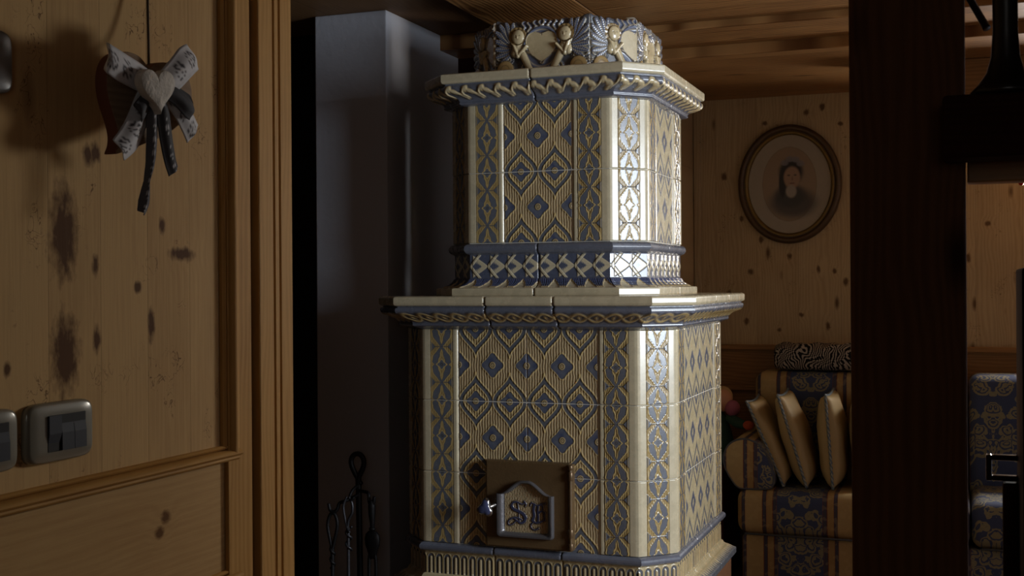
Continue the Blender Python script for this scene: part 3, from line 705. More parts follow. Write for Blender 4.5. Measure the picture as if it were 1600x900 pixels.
# crown: relief panels of two winged children holding a heart
def seg_d(x, z, a, b):
    ax, az = a; bx, bz = b; t = np.clip(((x-ax)*(bx-ax)+(z-az)*(bz-az))/((bx-ax)**2+(bz-az)**2), 0, 1)
    return np.hypot(x-ax-t*(bx-ax), z-az-t*(bz-az)), t
def crown_relief(X, Z):
    x = np.abs(X); C = np.ones(X.shape+(3,))*BLUE*0.8; h = np.zeros_like(X)
    BG = lin(104, 112, 134); LT = lin(206, 188, 148)
    # scrolling leaves on the ground
    for (cx_, cz_, r_, tn) in ((0.050, 0.150, .020, 2.0), (0.140, 0.060, .026, -2.0), (0.112, 0.052, .018, 2.5), (0.150, 0.025, .022, 2.0), (0.055, 0.020, .022, -2.5), (0.012, 0.150, .018, 2.0), (0.020, 0.008, .016, 2.0)):
        d = np.hypot(x-cx_, Z-cz_); an = np.arctan2(Z-cz_, x-cx_); sp = 0.5+0.5*np.cos(d*2*PI/0.0125+an*tn/2)
        m = sst(r_, r_*0.8, d); C = paint(C, m*0.6*sst(.45, .95, sp), LT*0.75); h = h*(1-m)+m*(0.002+0.004*sp)
    # wing: overlapping feathers fanned from the shoulder, longest at the top
    for (ang, L0, wd, ox, oz) in ((-38, .040, .0085, .104, .070), (-18, .050, .0095, .104, .078), (2, .056, .0100, .103, .086), (20, .060, .0105, .102, .094), (38, .066, .0110, .101, .100), (55, .070, .0110, .100, .104), (72, .066, .0105, .099, .106), (90, .058, .0095, .098, .108)):
        t_ = math.radians(ang); q = (ox+L0*math.cos(t_), oz+L0*math.sin(t_)); d, tt = seg_d(x, Z, (ox, oz), q)
        rad = wd*(0.55+0.6*np.sin(PI*np.clip(tt*0.85+0.1, 0, 1))); k = d/rad; m = sst(1.0, 0.86, k)
        barb = 0.5+0.5*np.sin(tt*L0*900-k*3.0)
        col = BG[None, None]*(0.72+0.30*barb[..., None])
        C = C*(1-m[..., None])+col*m[..., None]
        e = np.exp(-((k-0.86)/0.10)**2); C = paint(C, e*0.75, LT*0.9); g_ = np.exp(-((k-1.08)/0.10)**2); C = paint(C, g_*0.6, DK)
        rib = np.exp(-(k/0.13)**2)*m; C = paint(C, rib*0.6, LT*0.85)
        h = np.where(m > 0.02, h*(1-m)+m*(0.0045+0.0040*np.sqrt(np.clip(1-k**2, 0, 1))+0.0006*barb), h)
    # garland above
    ga = sst(0.132, 0.138, Z)*sst(0.075, 0.065, x); gs = np.sin(x*330+np.sin(Z*220)*1.5)
    C = C*(1-ga[..., None])+(BG*0.9+0*gs[..., None])*ga[..., None]; C = paint(C, ga*sst(0.3, 0.9, gs)*0.7, LT*0.8); h = h*(1-ga)+ga*(0.006+0.003*gs)
    # curl at the bottom outside
    d = np.hypot(x-0.122, Z-0.020); m = sst(0.030, 0.027, d); C = paint(C, m, lin(186, 156, 104)); h = h*(1-m)+m*(0.006+0.006*np.sqrt(np.clip(1-(d/0.03)**2, 0, 1)))
    g_ = np.exp(-((d-0.029)/0.002)**2)+np.exp(-((d-0.014)/0.0016)**2)*0.6; C = paint(C, np.clip(g_, 0, 1)*0.7, DK)
    # leafy ring round the heart, recessed ground, heart
    d = np.hypot(X, (Z-0.082)*0.92)
    m = sst(0.066, 0.063, d); C = paint(C, m, BG*0.85); h = h*(1-m)+m*0.003
    r = np.exp(-((d-0.060)/0.0055)**2); C = paint(C, r*0.9, BG); h += 0.006*r
    g_ = np.exp(-((d-0.0535)/0.002)**2)+np.exp(-((d-0.0665)/0.002)**2); C = paint(C, np.clip(g_, 0, 1)*0.6, LT)
    a = X/0.0455; b = (Z-0.080)/0.043; hf = (a*a+b*b-1)**3-a*a*b**3
    hs = np.sign(hf)*np.abs(hf)**(1/3.0)
    m = sst(0.10, -0.10, hs); C = paint(C, m, LT); h = h*(1-m)+m*0.006
    r = np.exp(-((hs-0.22)/0.12)**2); C = paint(C, r*0.8, lin(150, 128, 84)); h += 0.004*r
    bead = r*sst(0.2, 0.9, np.sin(Z*520))*sst(0.10, 0.085, Z); C = paint(C, bead*0.8, DK)
    d, t = seg_d(x, Z, (0.030, 0.000), (0.016, 0.046))
    # body and arm
    for (p0, p1, r0, r1, hh) in (((0.088, 0.112), (0.034, 0.006), 0.015, 0.011, 0.010), ((0.078, 0.105), (0.088, 0.070), 0.016, 0.015, 0.012), ((0.095, 0.108), (0.078, 0.060), 0.009, 0.008, 0.014), ((0.078, 0.060), (0.050, 0.090), 0.007, 0.006, 0.013)):
        d, t = seg_d(x, Z, p0, p1); rad = r0*(1-t)+r1*t
        m = sst(1.0, 0.88, d/rad); C = paint(C, m, LT); h = np.maximum(h, m*(0.004+hh*np.sqrt(np.clip(1-(d/rad)**2, 0, 1))))
        g_ = np.exp(-((d/rad-1.05)/0.12)**2)*sst(0.0, 0.01, Z); C = paint(C, g_*0.55, DK)
    # head, hair, face
    d = np.hypot(x-0.080, Z-0.124); m = sst(0.0305, 0.0285, d); curl = np.sin(np.arctan2(Z-0.124, x-0.080)*11)
    C = paint(C, m, lin(150, 124, 80)); h = h*(1-m)+m*(0.008+0.0006*curl)
    d2 = np.hypot((x-0.078)/0.9, Z-0.121); m = sst(0.0235, 0.0220, d2); C = paint(C, m, LT); h = h*(1-m)+m*(0.009+0.009*np.sqrt(np.clip(1-(d2/0.024)**2, 0, 1)))
    g_ = np.exp(-((d2-0.0242)/0.0014)**2); C = paint(C, g_*0.6, DK)
    for ex in (-0.0065, 0.0065):
        e = np.exp(-(((x-0.078-ex)/0.0028)**2+((Z-0.1245)/0.0016)**2)); C = paint(C, e*0.8, DK); h -= 0.001*e
    e = np.exp(-(((x-0.078)/0.0018)**2+((Z-0.1185)/0.0035)**2)); h += 0.002*e
    e = np.exp(-(((x-0.078)/0.0045)**2+((Z-0.1115)/0.0012)**2)); C = paint(C, e*0.7, lin(130, 84, 60))
    return C, h
AC, CCC = 0.276, 0.118
def crown_panel(x0, x1, flat):
    nu, nv = int((x1-x0)/0.0013), 150
    u = np.linspace(0, 1, nu); v = np.linspace(0, 1, nv); U, V = np.meshgrid(u, v)
    X = x0+(x1-x0)*U; ax = np.abs(X)/0.158
    top = 0.172+0.006*sst(0.6, 1.0, ax)+0.0025*np.cos(ax*PI*4.2)-0.003*np.exp(-((ax-0.42)/0.08)**2)+0.0015*np.sin(X*190)
    Z = V*top; C, h = crown_relief(X, Z)
    h = h*sst(0, .03, V+0.02); h = h + 0.004*sst(0.9, 1.0, V)*0 - 0.010*(1-np.sqrt(np.clip(1-np.clip((V-0.93)/0.07, 0, 1)**2, 0, 1)))
    e = np.minimum(X-x0, x1-X); h = h-0.003*sst(0.004, 0.0, e); C = paint(C, sst(0.0022, 0.0008, e)*0.8, lin(200, 190, 170))
    P = np.stack([X-(x0+x1)/2, -h, Z+0.664+H], -1); N = np.zeros_like(P); N[..., 1] = -1
    return grids_mesh('crown_tile', [skirt(P, C, N, 0.024)], M_glaze)
me_cf = crown_panel(-0.158, 0.158, True)
me_cc = crown_panel(-0.158, 0.0085, False)
for a in (0, PI/2, PI, -PI/2):
    place(me_cf, 'crown_tile', (0, -AC, 0), a)
    mid = AC-CCC/2; o = bpy.data.objects.new('crown_tile', me_cc); link(o, stove)
    o.location = Rz(a) @ Vector((mid, -mid, 0)); o.rotation_euler = (0, 0, a+PI/4)

# fire door on the bottom row of the front
YF = CY-AL_
def poly_prism(bm, pts, y0, y1, bev=0.0):
    """pts (x, z rel) outline on the front plane, from y0 (front) back to y1"""
    f = [bm.verts.new((x, y0, z+H)) for x, z in pts]; b = [bm.verts.new((x, y1, z+H)) for x, z in pts]
    n_ = len(pts); bm.faces.new(f); bm.faces.new(list(reversed(b)))
    for i in range(n_): bm.faces.new((f[i], b[i], b[(i+1) % n_], f[(i+1) % n_]))
    if bev:
        es = [e for e in bm.edges if all(abs(v.co.y-y0) < 1e-6 for v in e.verts)]
        bmesh.ops.bevel(bm, geom=es, offset=bev, segments=3, affect='EDGES')
K = 0.000448
def dp(px, py): return (-1.368+(px-259)*K, -0.534-(py-128)*K-(0.0 if True else 0))
def house(l, r, b, sh, pk, rad, n_=8):
    pts = []
    for cx, cz, a0 in ((l+rad, b+rad, PI), (r-rad, b+rad, 1.5*PI)):
        for k in range(n_+1):
            a = a0+PI/2*k/n_; pts.append((cx+rad*math.cos(a), cz+rad*math.sin(a)))
    w2 = (r-l); cxm = (l+r)/2
    for k in range(25):                                   # ogee-shouldered arch, right to left
        s = 1-2*k/24; e = abs(s)
        z = sh+(pk-sh)*(1-sst(0.0, 1.0, np.array(max(0, (e-0.12)/0.80))))
        pts.append((cxm+s*w2/2, float(z)))
    return pts
yd = YF-0.026
bm = bmesh.new(); poly_prism(bm, [(-1.368, -.797), (-1.101, -.797), (-1.101, -.535), (-1.368, -.535)], yd, YF+0.004, 0.004)
fdoor = mesh_bm('fire_door', bm, M_fdoor, stove); tag(fdoor, 'dark brown metal fire door with a tile inset')
fdoor_w = parent_world(stove)
def sub(name, bm, mat, smooth=False, label=None):
    bmesh.ops.translate(bm, verts=bm.verts, vec=-fdoor_w); bmesh.ops.recalc_face_normals(bm, faces=bm.faces)
    me = bpy.data.meshes.new(name); bm.to_mesh(me); bm.free()
    o = obj_from(name, me, mat, fdoor)
    if smooth: autosmooth(o, 40)
    if label: o['label'] = label
    return o
oL, oR, oB, oS, oP = -1.3325, -1.148, -.766, -.634, -.592
iL, iR, iB, iS, iP = -1.305, -1.170, -.747, -.634, -.6035
out_p, in_p = house(oL, oR, oB, oS, oP, 0.012), house(iL, iR, iB, iS, iP, 0.008)
bm = bmesh.new(); n_ = len(out_p)
prof = [(0, 0.0), (0.06, -.008), (0.2, -.0135), (0.45, -.014), (0.70, -.010), (0.88, -.0035), (1.0, 0.003)]
rows = [[bm.verts.new((a[0]*(1-k)+b[0]*k, yd+dy, (a[1]*(1-k)+b[1]*k)+H)) for a, b in zip(out_p, in_p)] for k, dy in prof]
for r0, r1 in zip(rows, rows[1:]):
    for i in range(n_): bm.faces.new((r0[i], r0[(i+1) % n_], r1[(i+1) % n_], r1[i]))
sub('arched_frame', bm, M_fframe, True, 'raised grey frame with an arched top')
# inset tile with the two blackletter initials
nu, nv = 210, 220
U, V = np.meshgrid(np.linspace(0, 1, nu), np.linspace(0, 1, nv))
X = iL-0.002+(iR-iL+0.004)*U; e = np.abs(2*U-1)
topz = iS+(iP-iS)*(1-sst(0.0, 1.0, np.clip((e-0.12)/0.80, 0, 1)))
Zb = iB-0.002; Z = Zb+(topz+0.002-Zb)*V
C = np.ones(U.shape+(3,))*STR*0.9; st = np.sin(2*PI*(X/0.0052)+1.0*vnoise(X*400, Z*200, 3)); C = paint(C, sst(0.1, -0.6, st), STRG); h = 0.0007*st
def letter(strokes):
    best = np.full(U.shape, 1.0)
    for pts, r0, r1 in strokes:
        sp = smoothpts([(p[0], p[1], 0) for p in pts], 5); m = len(sp)-1
        for i in range(m):
            a, b = (dp(sp[i].x, sp[i].y), dp(sp[i+1].x, sp[i+1].y))
            d, tt = seg_d(X, Z, a, b); k = (i+tt)/m
            best = np.minimum(best, d-(r0*(1-k)+r1*k)*K)
    return best
Sd = letter([([(548, 408), (520, 416), (490, 404), (462, 408), (448, 430)], 4, 8), ([(448, 430), (462, 452), (500, 466), (532, 482), (548, 506)], 10, 12), ([(548, 506), (540, 532), (512, 544), (486, 528), (462, 512)], 11, 5),
             ([(520, 520), (480, 508), (446, 518), (424, 540), (428, 560), (452, 556), (480, 532)], 6, 4), ([(492, 412), (496, 440), (502, 470)], 4, 4), ([(540, 400), (552, 416), (546, 432)], 7, 3), ([(504, 466), (500, 500), (506, 532)], 3, 4)])
Ed = letter([([(582, 424), (592, 404), (612, 412), (636, 420), (664, 408), (686, 404)], 4, 6), ([(612, 414), (606, 450), (610, 490), (598, 522)], 9, 10), ([(640, 420), (636, 460), (640, 500), (636, 530)], 7, 8), ([(640, 470), (662, 456), (684, 464)], 8, 6),
             ([(664, 412), (672, 430), (666, 452)], 7, 4), ([(598, 518), (622, 536), (650, 530), (684, 514)], 7, 6), ([(684, 464), (680, 484), (686, 516)], 6, 5), ([(612, 530), (588, 550), (590, 572), (614, 584), (640, 572)], 4, 5)])
d = np.minimum(Sd, Ed)/K
m = sst(2, -2, d); C = paint(C, m, lin(62, 66, 92)); h = h*(1-m)+0.0022*m
g_ = np.exp(-((d-4)/3.0)**2); C = paint(C, g_*0.75, lin(40, 32, 24))
P = np.stack([X-CX, yd-0.001-h-CY, Z+H], -1)
me = grids_mesh('inset_tile', [(P, C)], M_door_tile); o = obj_from('inset_tile', me, None, fdoor); o['label'] = 'ribbed yellow tile with the blackletter letters S E'
# hinge knuckles and pin bar
for z0, z1 in ((-.553, -.540), (-.585, -.560), (-.755, -.730), (-.793, -.772)):
    bm = bmesh.new(); add_lathe(bm, [(0.0075, z0+H), (0.0085, z0+.002+H), (0.0085, z1-.002+H), (0.0075, z1+H)], -1.096, yd-0.002, 14)
    sub('hinge_knuckle', bm, M_hinge, True)
bm = bmesh.new(); add_lathe(bm, [(0.0050, -.790+H), (0.0050, -.542+H)], -1.096, yd-0.002, 12); add_box(bm, -1.104, -1.091, yd-0.002, YF+0.002, -.795+H, -.538+H, 0.001); sub('hinge_pin', bm, M_fdoor, True)
# knob: rounded three-cornered grip on a stem
bm = bmesh.new(); kc = (-1.352, -.676)
add_tube(bm, [(-1.331, yd, -.668+H), (-1.336, yd-.014, -.669+H), (-1.345, yd-.024, -.673+H)], [.0075, .006, .007], 12)
def tri(r, z_y, n_=30):
    return [(kc[0]-.006+r*(1+0.22*math.cos(3*(2*PI*k/n_)+PI/2+0.5))*math.cos(2*PI*k/n_), z_y, kc[1]+r*1.15*(1+0.22*math.cos(3*(2*PI*k/n_)+PI/2+0.5))*math.sin(2*PI*k/n_)) for k in range(n_)]
rings = [[bm.verts.new((x, y, z+H)) for x, y, z in tri(r, yd-yy)] for r, yy in ((.006, .018), (.019, .022), (.0225, .027), (.0225, .032), (.0185, .036))]
for a, b in zip(rings, rings[1:]):
    for k in range(30): bm.faces.new((a[k], a[(k+1) % 30], b[(k+1) % 30], b[k]))
bm.faces.new(rings[0]); bm.faces.new(rings[-1])
sub('knob', bm, M_steel, True, 'polished three-cornered knob with a blue-grey face')
bm = bmesh.new(); rings = [[bm.verts.new((x, y, z+H)) for x, y, z in tri(r, yd-yy)] for r, yy in ((.0182, .0358), (.015, .0375), (.005, .0382))]
for a, b in zip(rings, rings[1:]):
    for k in range(30): bm.faces.new((a[k], a[(k+1) % 30], b[(k+1) % 30], b[k]))
bm.faces.new(rings[-1]); sub('knob_face', bm, M_knob, True)

# ------------------------------------------------------------------ fire tools in front of the white pier
TY = 3.50
ts = empty('fire_tool_stand', (-1.875, TY, 0), 'black wrought iron fire tool stand with a large loop on top', 'tool stand')
def tube_part(name, pts, r, mat, parent, sm=6, n=10, label=None):
    bm = bmesh.new(); P = smoothpts([(p[0], p[1], p[2]+H) for p in pts], sm)
    if not isinstance(r, (int, float)):
        r = list(np.interp(np.linspace(0, 1, len(P)), np.linspace(0, 1, len(r)), r))
    add_tube(bm, P, r, n); o = mesh_bm(name, bm, mat, parent, True)
    if label: o['label'] = label
    return o
loop = [(-1.872, TY, -.655), (-1.873, TY, -.640), (-1.885, TY, -.620), (-1.897, TY, -.595), (-1.897, TY, -.573), (-1.884, TY, -.558), (-1.866, TY, -.558), (-1.853, TY, -.573), (-1.853, TY, -.596), (-1.864, TY, -.620), (-1.872, TY, -.640), (-1.868, TY, -.652), (-1.862, TY, -.648)]
tube_part('loop_handle', loop, 0.0085, M_iron, ts)
tube_part('stem', [(-1.872, TY, -.64), (-1.870, TY, -.80), (-1.868, TY, -1.0), (-1.868, TY, -1.285)], 0.010, M_iron, ts, 3)
tube_part('hook_arm', [(-1.870, TY-.005, -.676), (-1.835, TY-.03, -.674), (-1.812, TY-.045, -.676), (-1.808, TY-.048, -.700), (-1.800, TY-.050, -.716), (-1.790, TY-.052, -.706), (-1.787, TY-.052, -.684)], 0.0055, M_iron, ts)
tube_part('hook_arm', [(-1.870, TY-.005, -.690), (-1.900, TY-.03, -.706), (-1.918, TY-.045, -.714), (-1.924, TY-.048, -.732), (-1.935, TY-.05, -.742), (-1.950, TY-.05, -.738), (-1.956, TY-.05, -.716)], 0.0055, M_iron, ts)
tube_part('hook_arm', [(-1.872, TY-.006, -.66), (-1.878, TY-.03, -.672), (-1.880, TY-.045, -.690), (-1.872, TY-.052, -.700), (-1.862, TY-.05, -.690)], 0.005, M_iron, ts)
bm = bmesh.new(); add_lathe(bm, [(0.10, 0.0), (0.10, .008), (0.085, .016), (0.03, .022), (0.012, .04)], -1.868, TY, 28); mesh_bm('foot', bm, M_iron, ts, True)
# left tool: twisted loop handle poker, hanging from the left hook
pk = empty('fire_poker', (-1.943, TY-.05, 0), 'black iron poker with twisted loop handle on the left hook of the fire tool stand', 'poker')
tube_part('loop_grip', [(-1.942, TY-.05, -.876), (-1.955, TY-.05, -.820), (-1.960, TY-.05, -.785), (-1.952, TY-.05, -.755), (-1.941, TY-.05, -.747), (-1.930, TY-.05, -.755), (-1.924, TY-.05, -.785), (-1.932, TY-.05, -.825), (-1.946, TY-.05, -.876)], 0.0055, M_iron, pk)
tw = [(-1.943+0.006*math.cos(a), TY-.05+0.006*math.sin(a), -.845-.085*a/(5*PI)) for a in np.linspace(0, 5*PI, 30)]
tube_part('twist', tw, 0.005, M_iron, pk, 2)
tube_part('shaft', [(-1.943, TY-.05, -.86), (-1.943, TY-.05, -1.0), (-1.943, TY-.05, -1.20), (-1.943, TY-.05, -1.24), (-1.925, TY-.05, -1.235)], [.0065, .006, .006, .004], M_iron, pk, 4)
# middle tool: grey iron rod whose strap is wound round the handle
hk = empty('ash_rake', (-1.884, TY-.045, 0), 'grey iron ash rake with wound strap handle hanging at the middle of the stand', 'ash rake')
tube_part('strap_grip', [(-1.888, TY-.05, -.690), (-1.900, TY-.052, -.720), (-1.896, TY-.05, -.760), (-1.888, TY-.05, -.79), (-1.876, TY-.056, -.806)], 0.004, M_iron_grey, hk)
tube_part('strap_grip', [(-1.880, TY-.05, -.690), (-1.868, TY-.052, -.712), (-1.868, TY-.052, -.740), (-1.882, TY-.05, -.765), (-1.888, TY-.048, -.800), (-1.884, TY-.048, -.82)], 0.0045, M_iron_grey, hk)
tw = [(-1.883+0.009*math.cos(a), TY-.048+0.009*math.sin(a), -.785-.075*a/(4*PI)) for a in np.linspace(0.5, 4.3*PI, 34)]
tube_part('winding', tw, 0.004, M_iron_grey, hk, 2)
tube_part('shaft', [(-1.885, TY-.048, -.79), (-1.885, TY-.048, -.95), (-1.885, TY-.048, -1.235)], 0.0055, M_iron_grey, hk, 3)
bm = bmesh.new(); add_box(bm, -1.915, -1.855, TY-.054, TY-.046, -1.255+H, -1.225+H, 0.002); mesh_bm('rake_blade', bm, M_iron, hk)
# right tool: tongs with a broad spring head
tg = empty('fire_tongs', (-1.797, TY-.05, 0), 'black iron fire tongs with bulging pivot on the right hook of the stand', 'tongs')
tube_part('grip', [(-1.797, TY-.05, -.696), (-1.797, TY-.05, -.715), (-1.797, TY-.05, -.74), (-1.796, TY-.05, -.765), (-1.796, TY-.05, -.79)], [.007, .0125, .012, .009, .006], M_iron, tg, 4)
bm = bmesh.new(); add_lathe(bm, [(.006, -.795+H), (.012, -.790+H), (.009, -.784+H), (.006, -.782+H)], -1.796, TY-.05, 16); mesh_bm('collar', bm, M_iron, tg, True)
bm = bmesh.new(); pf = [(.006, -.792), (.015, -.797), (.024, -.806), (.0275, -.822), (.026, -.840), (.020, -.856), (.015, -.872), (.013, -.885)]
rows = [[bm.verts.new((-1.796+r*math.cos(a), TY-.05+r*0.45*math.sin(a), z+H)) for a in np.linspace(0, 2*PI, 20, endpoint=False)] for r, z in pf]
for a, b in zip(rows, rows[1:]):
    for k in range(20): bm.faces.new((a[k], a[(k+1) % 20], b[(k+1) % 20], b[k]))
bm.faces.new(rows[0]); bm.faces.new(rows[-1]); mesh_bm('pivot_head', bm, M_iron, tg, True)
for s in (-1, 1):
    tube_part('leg', [(-1.796+s*.009, TY-.05, -.872), (-1.796+s*.0125, TY-.05, -.91), (-1.795+s*.012, TY-.05, -1.1), (-1.795+s*.010, TY-.05, -1.22), (-1.795+s*.003, TY-.05, -1.25)], [.006, .0055, .0055, .004], M_iron, tg, 4)

# ------------------------------------------------------------------ switches on the left wall
def rounded_plate(name, y0, y1, z0, z1, X, parent, mat, bul=0.008, dep=0.012):
    """softly bulging plate: superellipse outline, domed rim"""
    n_ = 64; cy, cz, hy, hz = (y0+y1)/2, (z0+z1)/2+H, (y1-y0)/2, (z1-z0)/2
    def ring(k, x):
        o = []
        for i in range(n_):
            a = 2*PI*i/n_; c, s = math.cos(a), math.sin(a); e = 2/6.5
            o.append(bm.verts.new((x, cy+hy*k*math.copysign(abs(c)**e, c), cz+hz*k*math.copysign(abs(s)**e, s))))
        return o
    bm = bmesh.new(); R = [ring(1.0, X), ring(1.0, X+dep*0.4), ring(.985, X+dep*0.7), ring(.95, X+dep*0.9), ring(.90, X+dep), ring(.60, X+dep*1.02)]
    for a, b in zip(R, R[1:]):
        for i in range(n_): bm.faces.new((a[i], a[(i+1) % n_], b[(i+1) % n_], b[i]))
    bm.faces.new(R[-1]); bm.faces.new(R[0])
    return mesh_bm(name, bm, mat, parent, True)
def switch(y0, label, group):
    X = -1.3; r = empty('light_switch', (X, y0+.072, H-.265), label, 'light switch', group)
    rounded_plate('plate', y0, y0+.145, -.265, -.174, X, r, M_plate)
    box('module_recess', M_black, X+.008, X+.0128, y0+.041, y0+.125, -.249, -.193, r, bev=0.0015)
    ya, yb, yc, yd_ = y0+.0425, y0+.069, y0+.0965, y0+.1235
    for i, (a, b) in enumerate(((ya, yb), (yb+.001, yc), (yc+.001, yd_))):
        bm = bmesh.new(); tl = (-.0022, .0022, .0022)[i]
        pr = [(-.248, .0130+tl), (-.2215, .0150), (-.194, .0130-tl)]
        v0 = [bm.verts.new((X+d, a, z+H)) for z, d in pr]; v1 = [bm.verts.new((X+d, b, z+H)) for z, d in pr]
        w0 = [bm.verts.new((X+.010, a, z+H)) for z, d in pr]; w1 = [bm.verts.new((X+.010, b, z+H)) for z, d in pr]
        for k in (0, 1):
            bm.faces.new((v0[k], v1[k], v1[k+1], v0[k+1])); bm.faces.new((v0[k], v0[k+1], w0[k+1], w0[k])); bm.faces.new((v1[k], v1[k+1], w1[k+1], w1[k]))
        bm.faces.new((v0[0], v1[0], w1[0], w0[0])); bm.faces.new((v0[2], v1[2], w1[2], w0[2]))
        mesh_bm('rocker', bm, M_rocker, r)
    return r
switch(1.386, 'grey-brown light switch with three dark rockers on the pine wall, whole in view', None)
switch(1.226, 'light switch cut off by the left edge of the photo, beside the whole one', None)
r = empty('wall_plate', (-1.3, 1.29, H+.279), 'rounded grey wall plate high on the pine wall, cut off by the left photo edge', 'wall plate')
rounded_plate('plate', 1.222, 1.366, .279, .371, -1.3, r, plain('slate_grey_plate', lin(98, 98, 98), 0.3, 0.1, var=0.04, bump=0))
box('blank_module', M_rocker, -1.292, -1.286, 1.262, 1.325, .297, .353, r, bev=0.0015)

# ------------------------------------------------------------------ heart ornament on the left wall
hx = -1.3
ho = empty('heart_ornament', (hx, 1.70, H+0.22), 'wooden heart hung by a cord on the pine wall, tied with printed ribbons', 'ornament')
def heart_outline(cy, cz, w_, h_, tilt, n_=48):
    o = []
    for k in range(n_):
        a = 2*PI*k/n_; x = 16*math.sin(a)**3/17; z = (13*math.cos(a)-5*math.cos(2*a)-2*math.cos(3*a)-math.cos(4*a))/17
        x, z = x*w_/2, z*h_/2
        o.append((cy+x*math.cos(tilt)-z*math.sin(tilt), cz+x*math.sin(tilt)+z*math.cos(tilt)))
    return o
def heart_solid(name, outl, x0, x1, mat, parent, rim=0.006, edge=None, bend=None):
    kk = (-x1)/1.3; outl = [(y*kk, z*kk) for y, z in outl]
    bm = bmesh.new(); cy = sum(p[0] for p in outl)/len(outl); cz = sum(p[1] for p in outl)/len(outl)
    def ring(k, x): return [bm.verts.new((x, cy+(y-cy)*k, cz+(z-cz)*k+H)) for y, z in outl]
    R = [ring(1.0, x0), ring(1.0, x1-rim), ring(.985, x1-rim*.3), ring(.95, x1), ring(.5, x1+.001)]
    for a, b in zip(R, R[1:]):
        for i in range(len(outl)): bm.faces.new((a[i], a[(i+1) % len(outl)], b[(i+1) % len(outl)], b[i]))
    c = bm.verts.new((x1+.001, cy, cz+H))
    for i in range(len(outl)): bm.faces.new((R[-1][i], R[-1][(i+1) % len(outl)], c))
    bm.faces.new(R[0])
    o = autosmooth(mesh_bm(name, bm, mat, parent), 40)
    if edge:
        o.data.materials.append(edge)
        for p in o.data.polygons:
            if abs(p.normal.x) < 0.5: p.material_index = 1
    return o
hl = [(1.676, .384), (1.662, .391), (1.640, .393), (1.616, .388), (1.596, .376), (1.584, .358), (1.580, .336), (1.583, .312), (1.592, .290), (1.603, .268), (1.609, .248), (1.607, .232), (1.601, .219),
      (1.618, .222), (1.645, .231), (1.675, .242), (1.706, .253), (1.738, .266), (1.768, .283), (1.793, .303), (1.808, .326), (1.812, .349), (1.806, .369), (1.792, .383), (1.772, .391), (1.748, .393), (1.724, .390), (1.704, .383), (1.690, .376)]
hl = [(p.x, p.y) for p in smoothpts([(a, b, 0) for a, b in hl+hl[:1]], 3)][:-1]
heart_solid('heart_board', hl, hx+.042, hx+.064, M_heart, ho, 0.004, M_heart_edge)
sh = heart_outline(1.716, .344, .100, .090, 0.12)
heart_solid('small_heart', sh, hx+.092, hx+.106, M_bark, ho, 0.003)['label'] = 'small whitened bark heart at the centre of the bow'
tube_part('hanging_cord', [(hx+.05, 1.622, .362), (hx+.030, 1.648, .404), (hx+.018, 1.662, .50), (hx+.012, 1.672, .62)], 0.0022, M_cord, ho, 4, 8)
RW, RG, RI = lin(214, 214, 218), lin(74, 74, 78), lin(70, 66, 70)
def ribbon(name, path, width, base, ink, kind, label=None, ups=None):
    """cloth strip along path [(x out from wall, y, z)], width either side; hearts or dots printed on it"""
    P = smoothpts([(hx+a+.03, b*(1.27-a)/1.3, c*(1.27-a)/1.3+H) for a, b, c in path], 10); m = len(P); nw = 13
    ws = list(np.interp(np.linspace(0, 1, m), np.linspace(0, 1, len(width)), width)) if not isinstance(width, float) else [width]*m
    tw_ = np.interp(np.linspace(0, 1, m), np.linspace(0, 1, len(ups)), ups) if ups else [0]*m
    G = np.zeros((m, nw, 3)); Cg = np.zeros((m, nw, 3)); s = 0
    for i in range(m):
        d = (P[min(i+1, m-1)]-P[max(i-1, 0)]).normalized(); nrm = Vector((1, 0, 0)); side = d.cross(nrm)
        side = Vector((0, 0, 1)) if side.length < 1e-4 else side.normalized()
        side = (Matrix.Rotation(tw_[i], 3, d) @ side)
        if label and 'loop' in label:                    # a folded loop keeps its width square to its own direction
            dd = P[m*2//5]-P[0]; dd.x = 0; side = dd.normalized().cross(nrm).normalized()
        if i: s += (P[i]-P[i-1]).length
        for k in range(nw):
            q = (k/(nw-1)-0.5); p = P[i]+side*q*ws[i]; p = p+Vector((1, 0, 0))*0.003*math.cos(q*PI*2)
            G[i, k] = p; c = base
            if kind == 'hearts':
                a = (s % 0.036)/0.036-0.5; rr = math.hypot(a*1.3, q*1.35)
                if abs(rr-0.36) < 0.075 and (i+k) % 3 != 2: c = ink
                elif rr < 0.25 and (i*3+k*5) % 7 < 2: c = ink
                if abs(q) > 0.46: c = base*0.75
            elif kind == 'dots':
                a = (s % 0.022)/0.022-0.5; rr = math.hypot(a*0.8, q*1.2)
                if (rr < 0.17 and abs(math.sin(6*math.atan2(a, q+1e-6))) > 0.5) or (abs(q) < .06 and (i % 3 == 0) and abs(a) > .3): c = ink
            Cg[i, k] = c
    me = grids_mesh(name, [(G - np.array(ho.location), Cg)], M_ribbon); o = obj_from(name, me, None, ho)
    sd = o.modifiers.new('thickness', 'SOLIDIFY'); sd.thickness = 0.0009
    if label: o['label'] = label
    return o
ribbon('white_ribbon', [(.050, 1.712, .345), (.056, 1.665, .355), (.060, 1.615, .366), (.058, 1.586, .374), (.040, 1.583, .375), (.036, 1.62, .362)], [.034, .046, .048, .046, .040, .03], RW, RI, 'hearts', 'pale printed ribbon loop to the left')
ribbon('white_ribbon', [(.050, 1.716, .345), (.058, 1.760, .372), (.062, 1.795, .402), (.058, 1.815, .415), (.042, 1.812, .410), (.038, 1.77, .378)], [.032, .050, .054, .050, .046, .03], RW, RI, 'hearts', 'pale printed ribbon loop to the upper right')
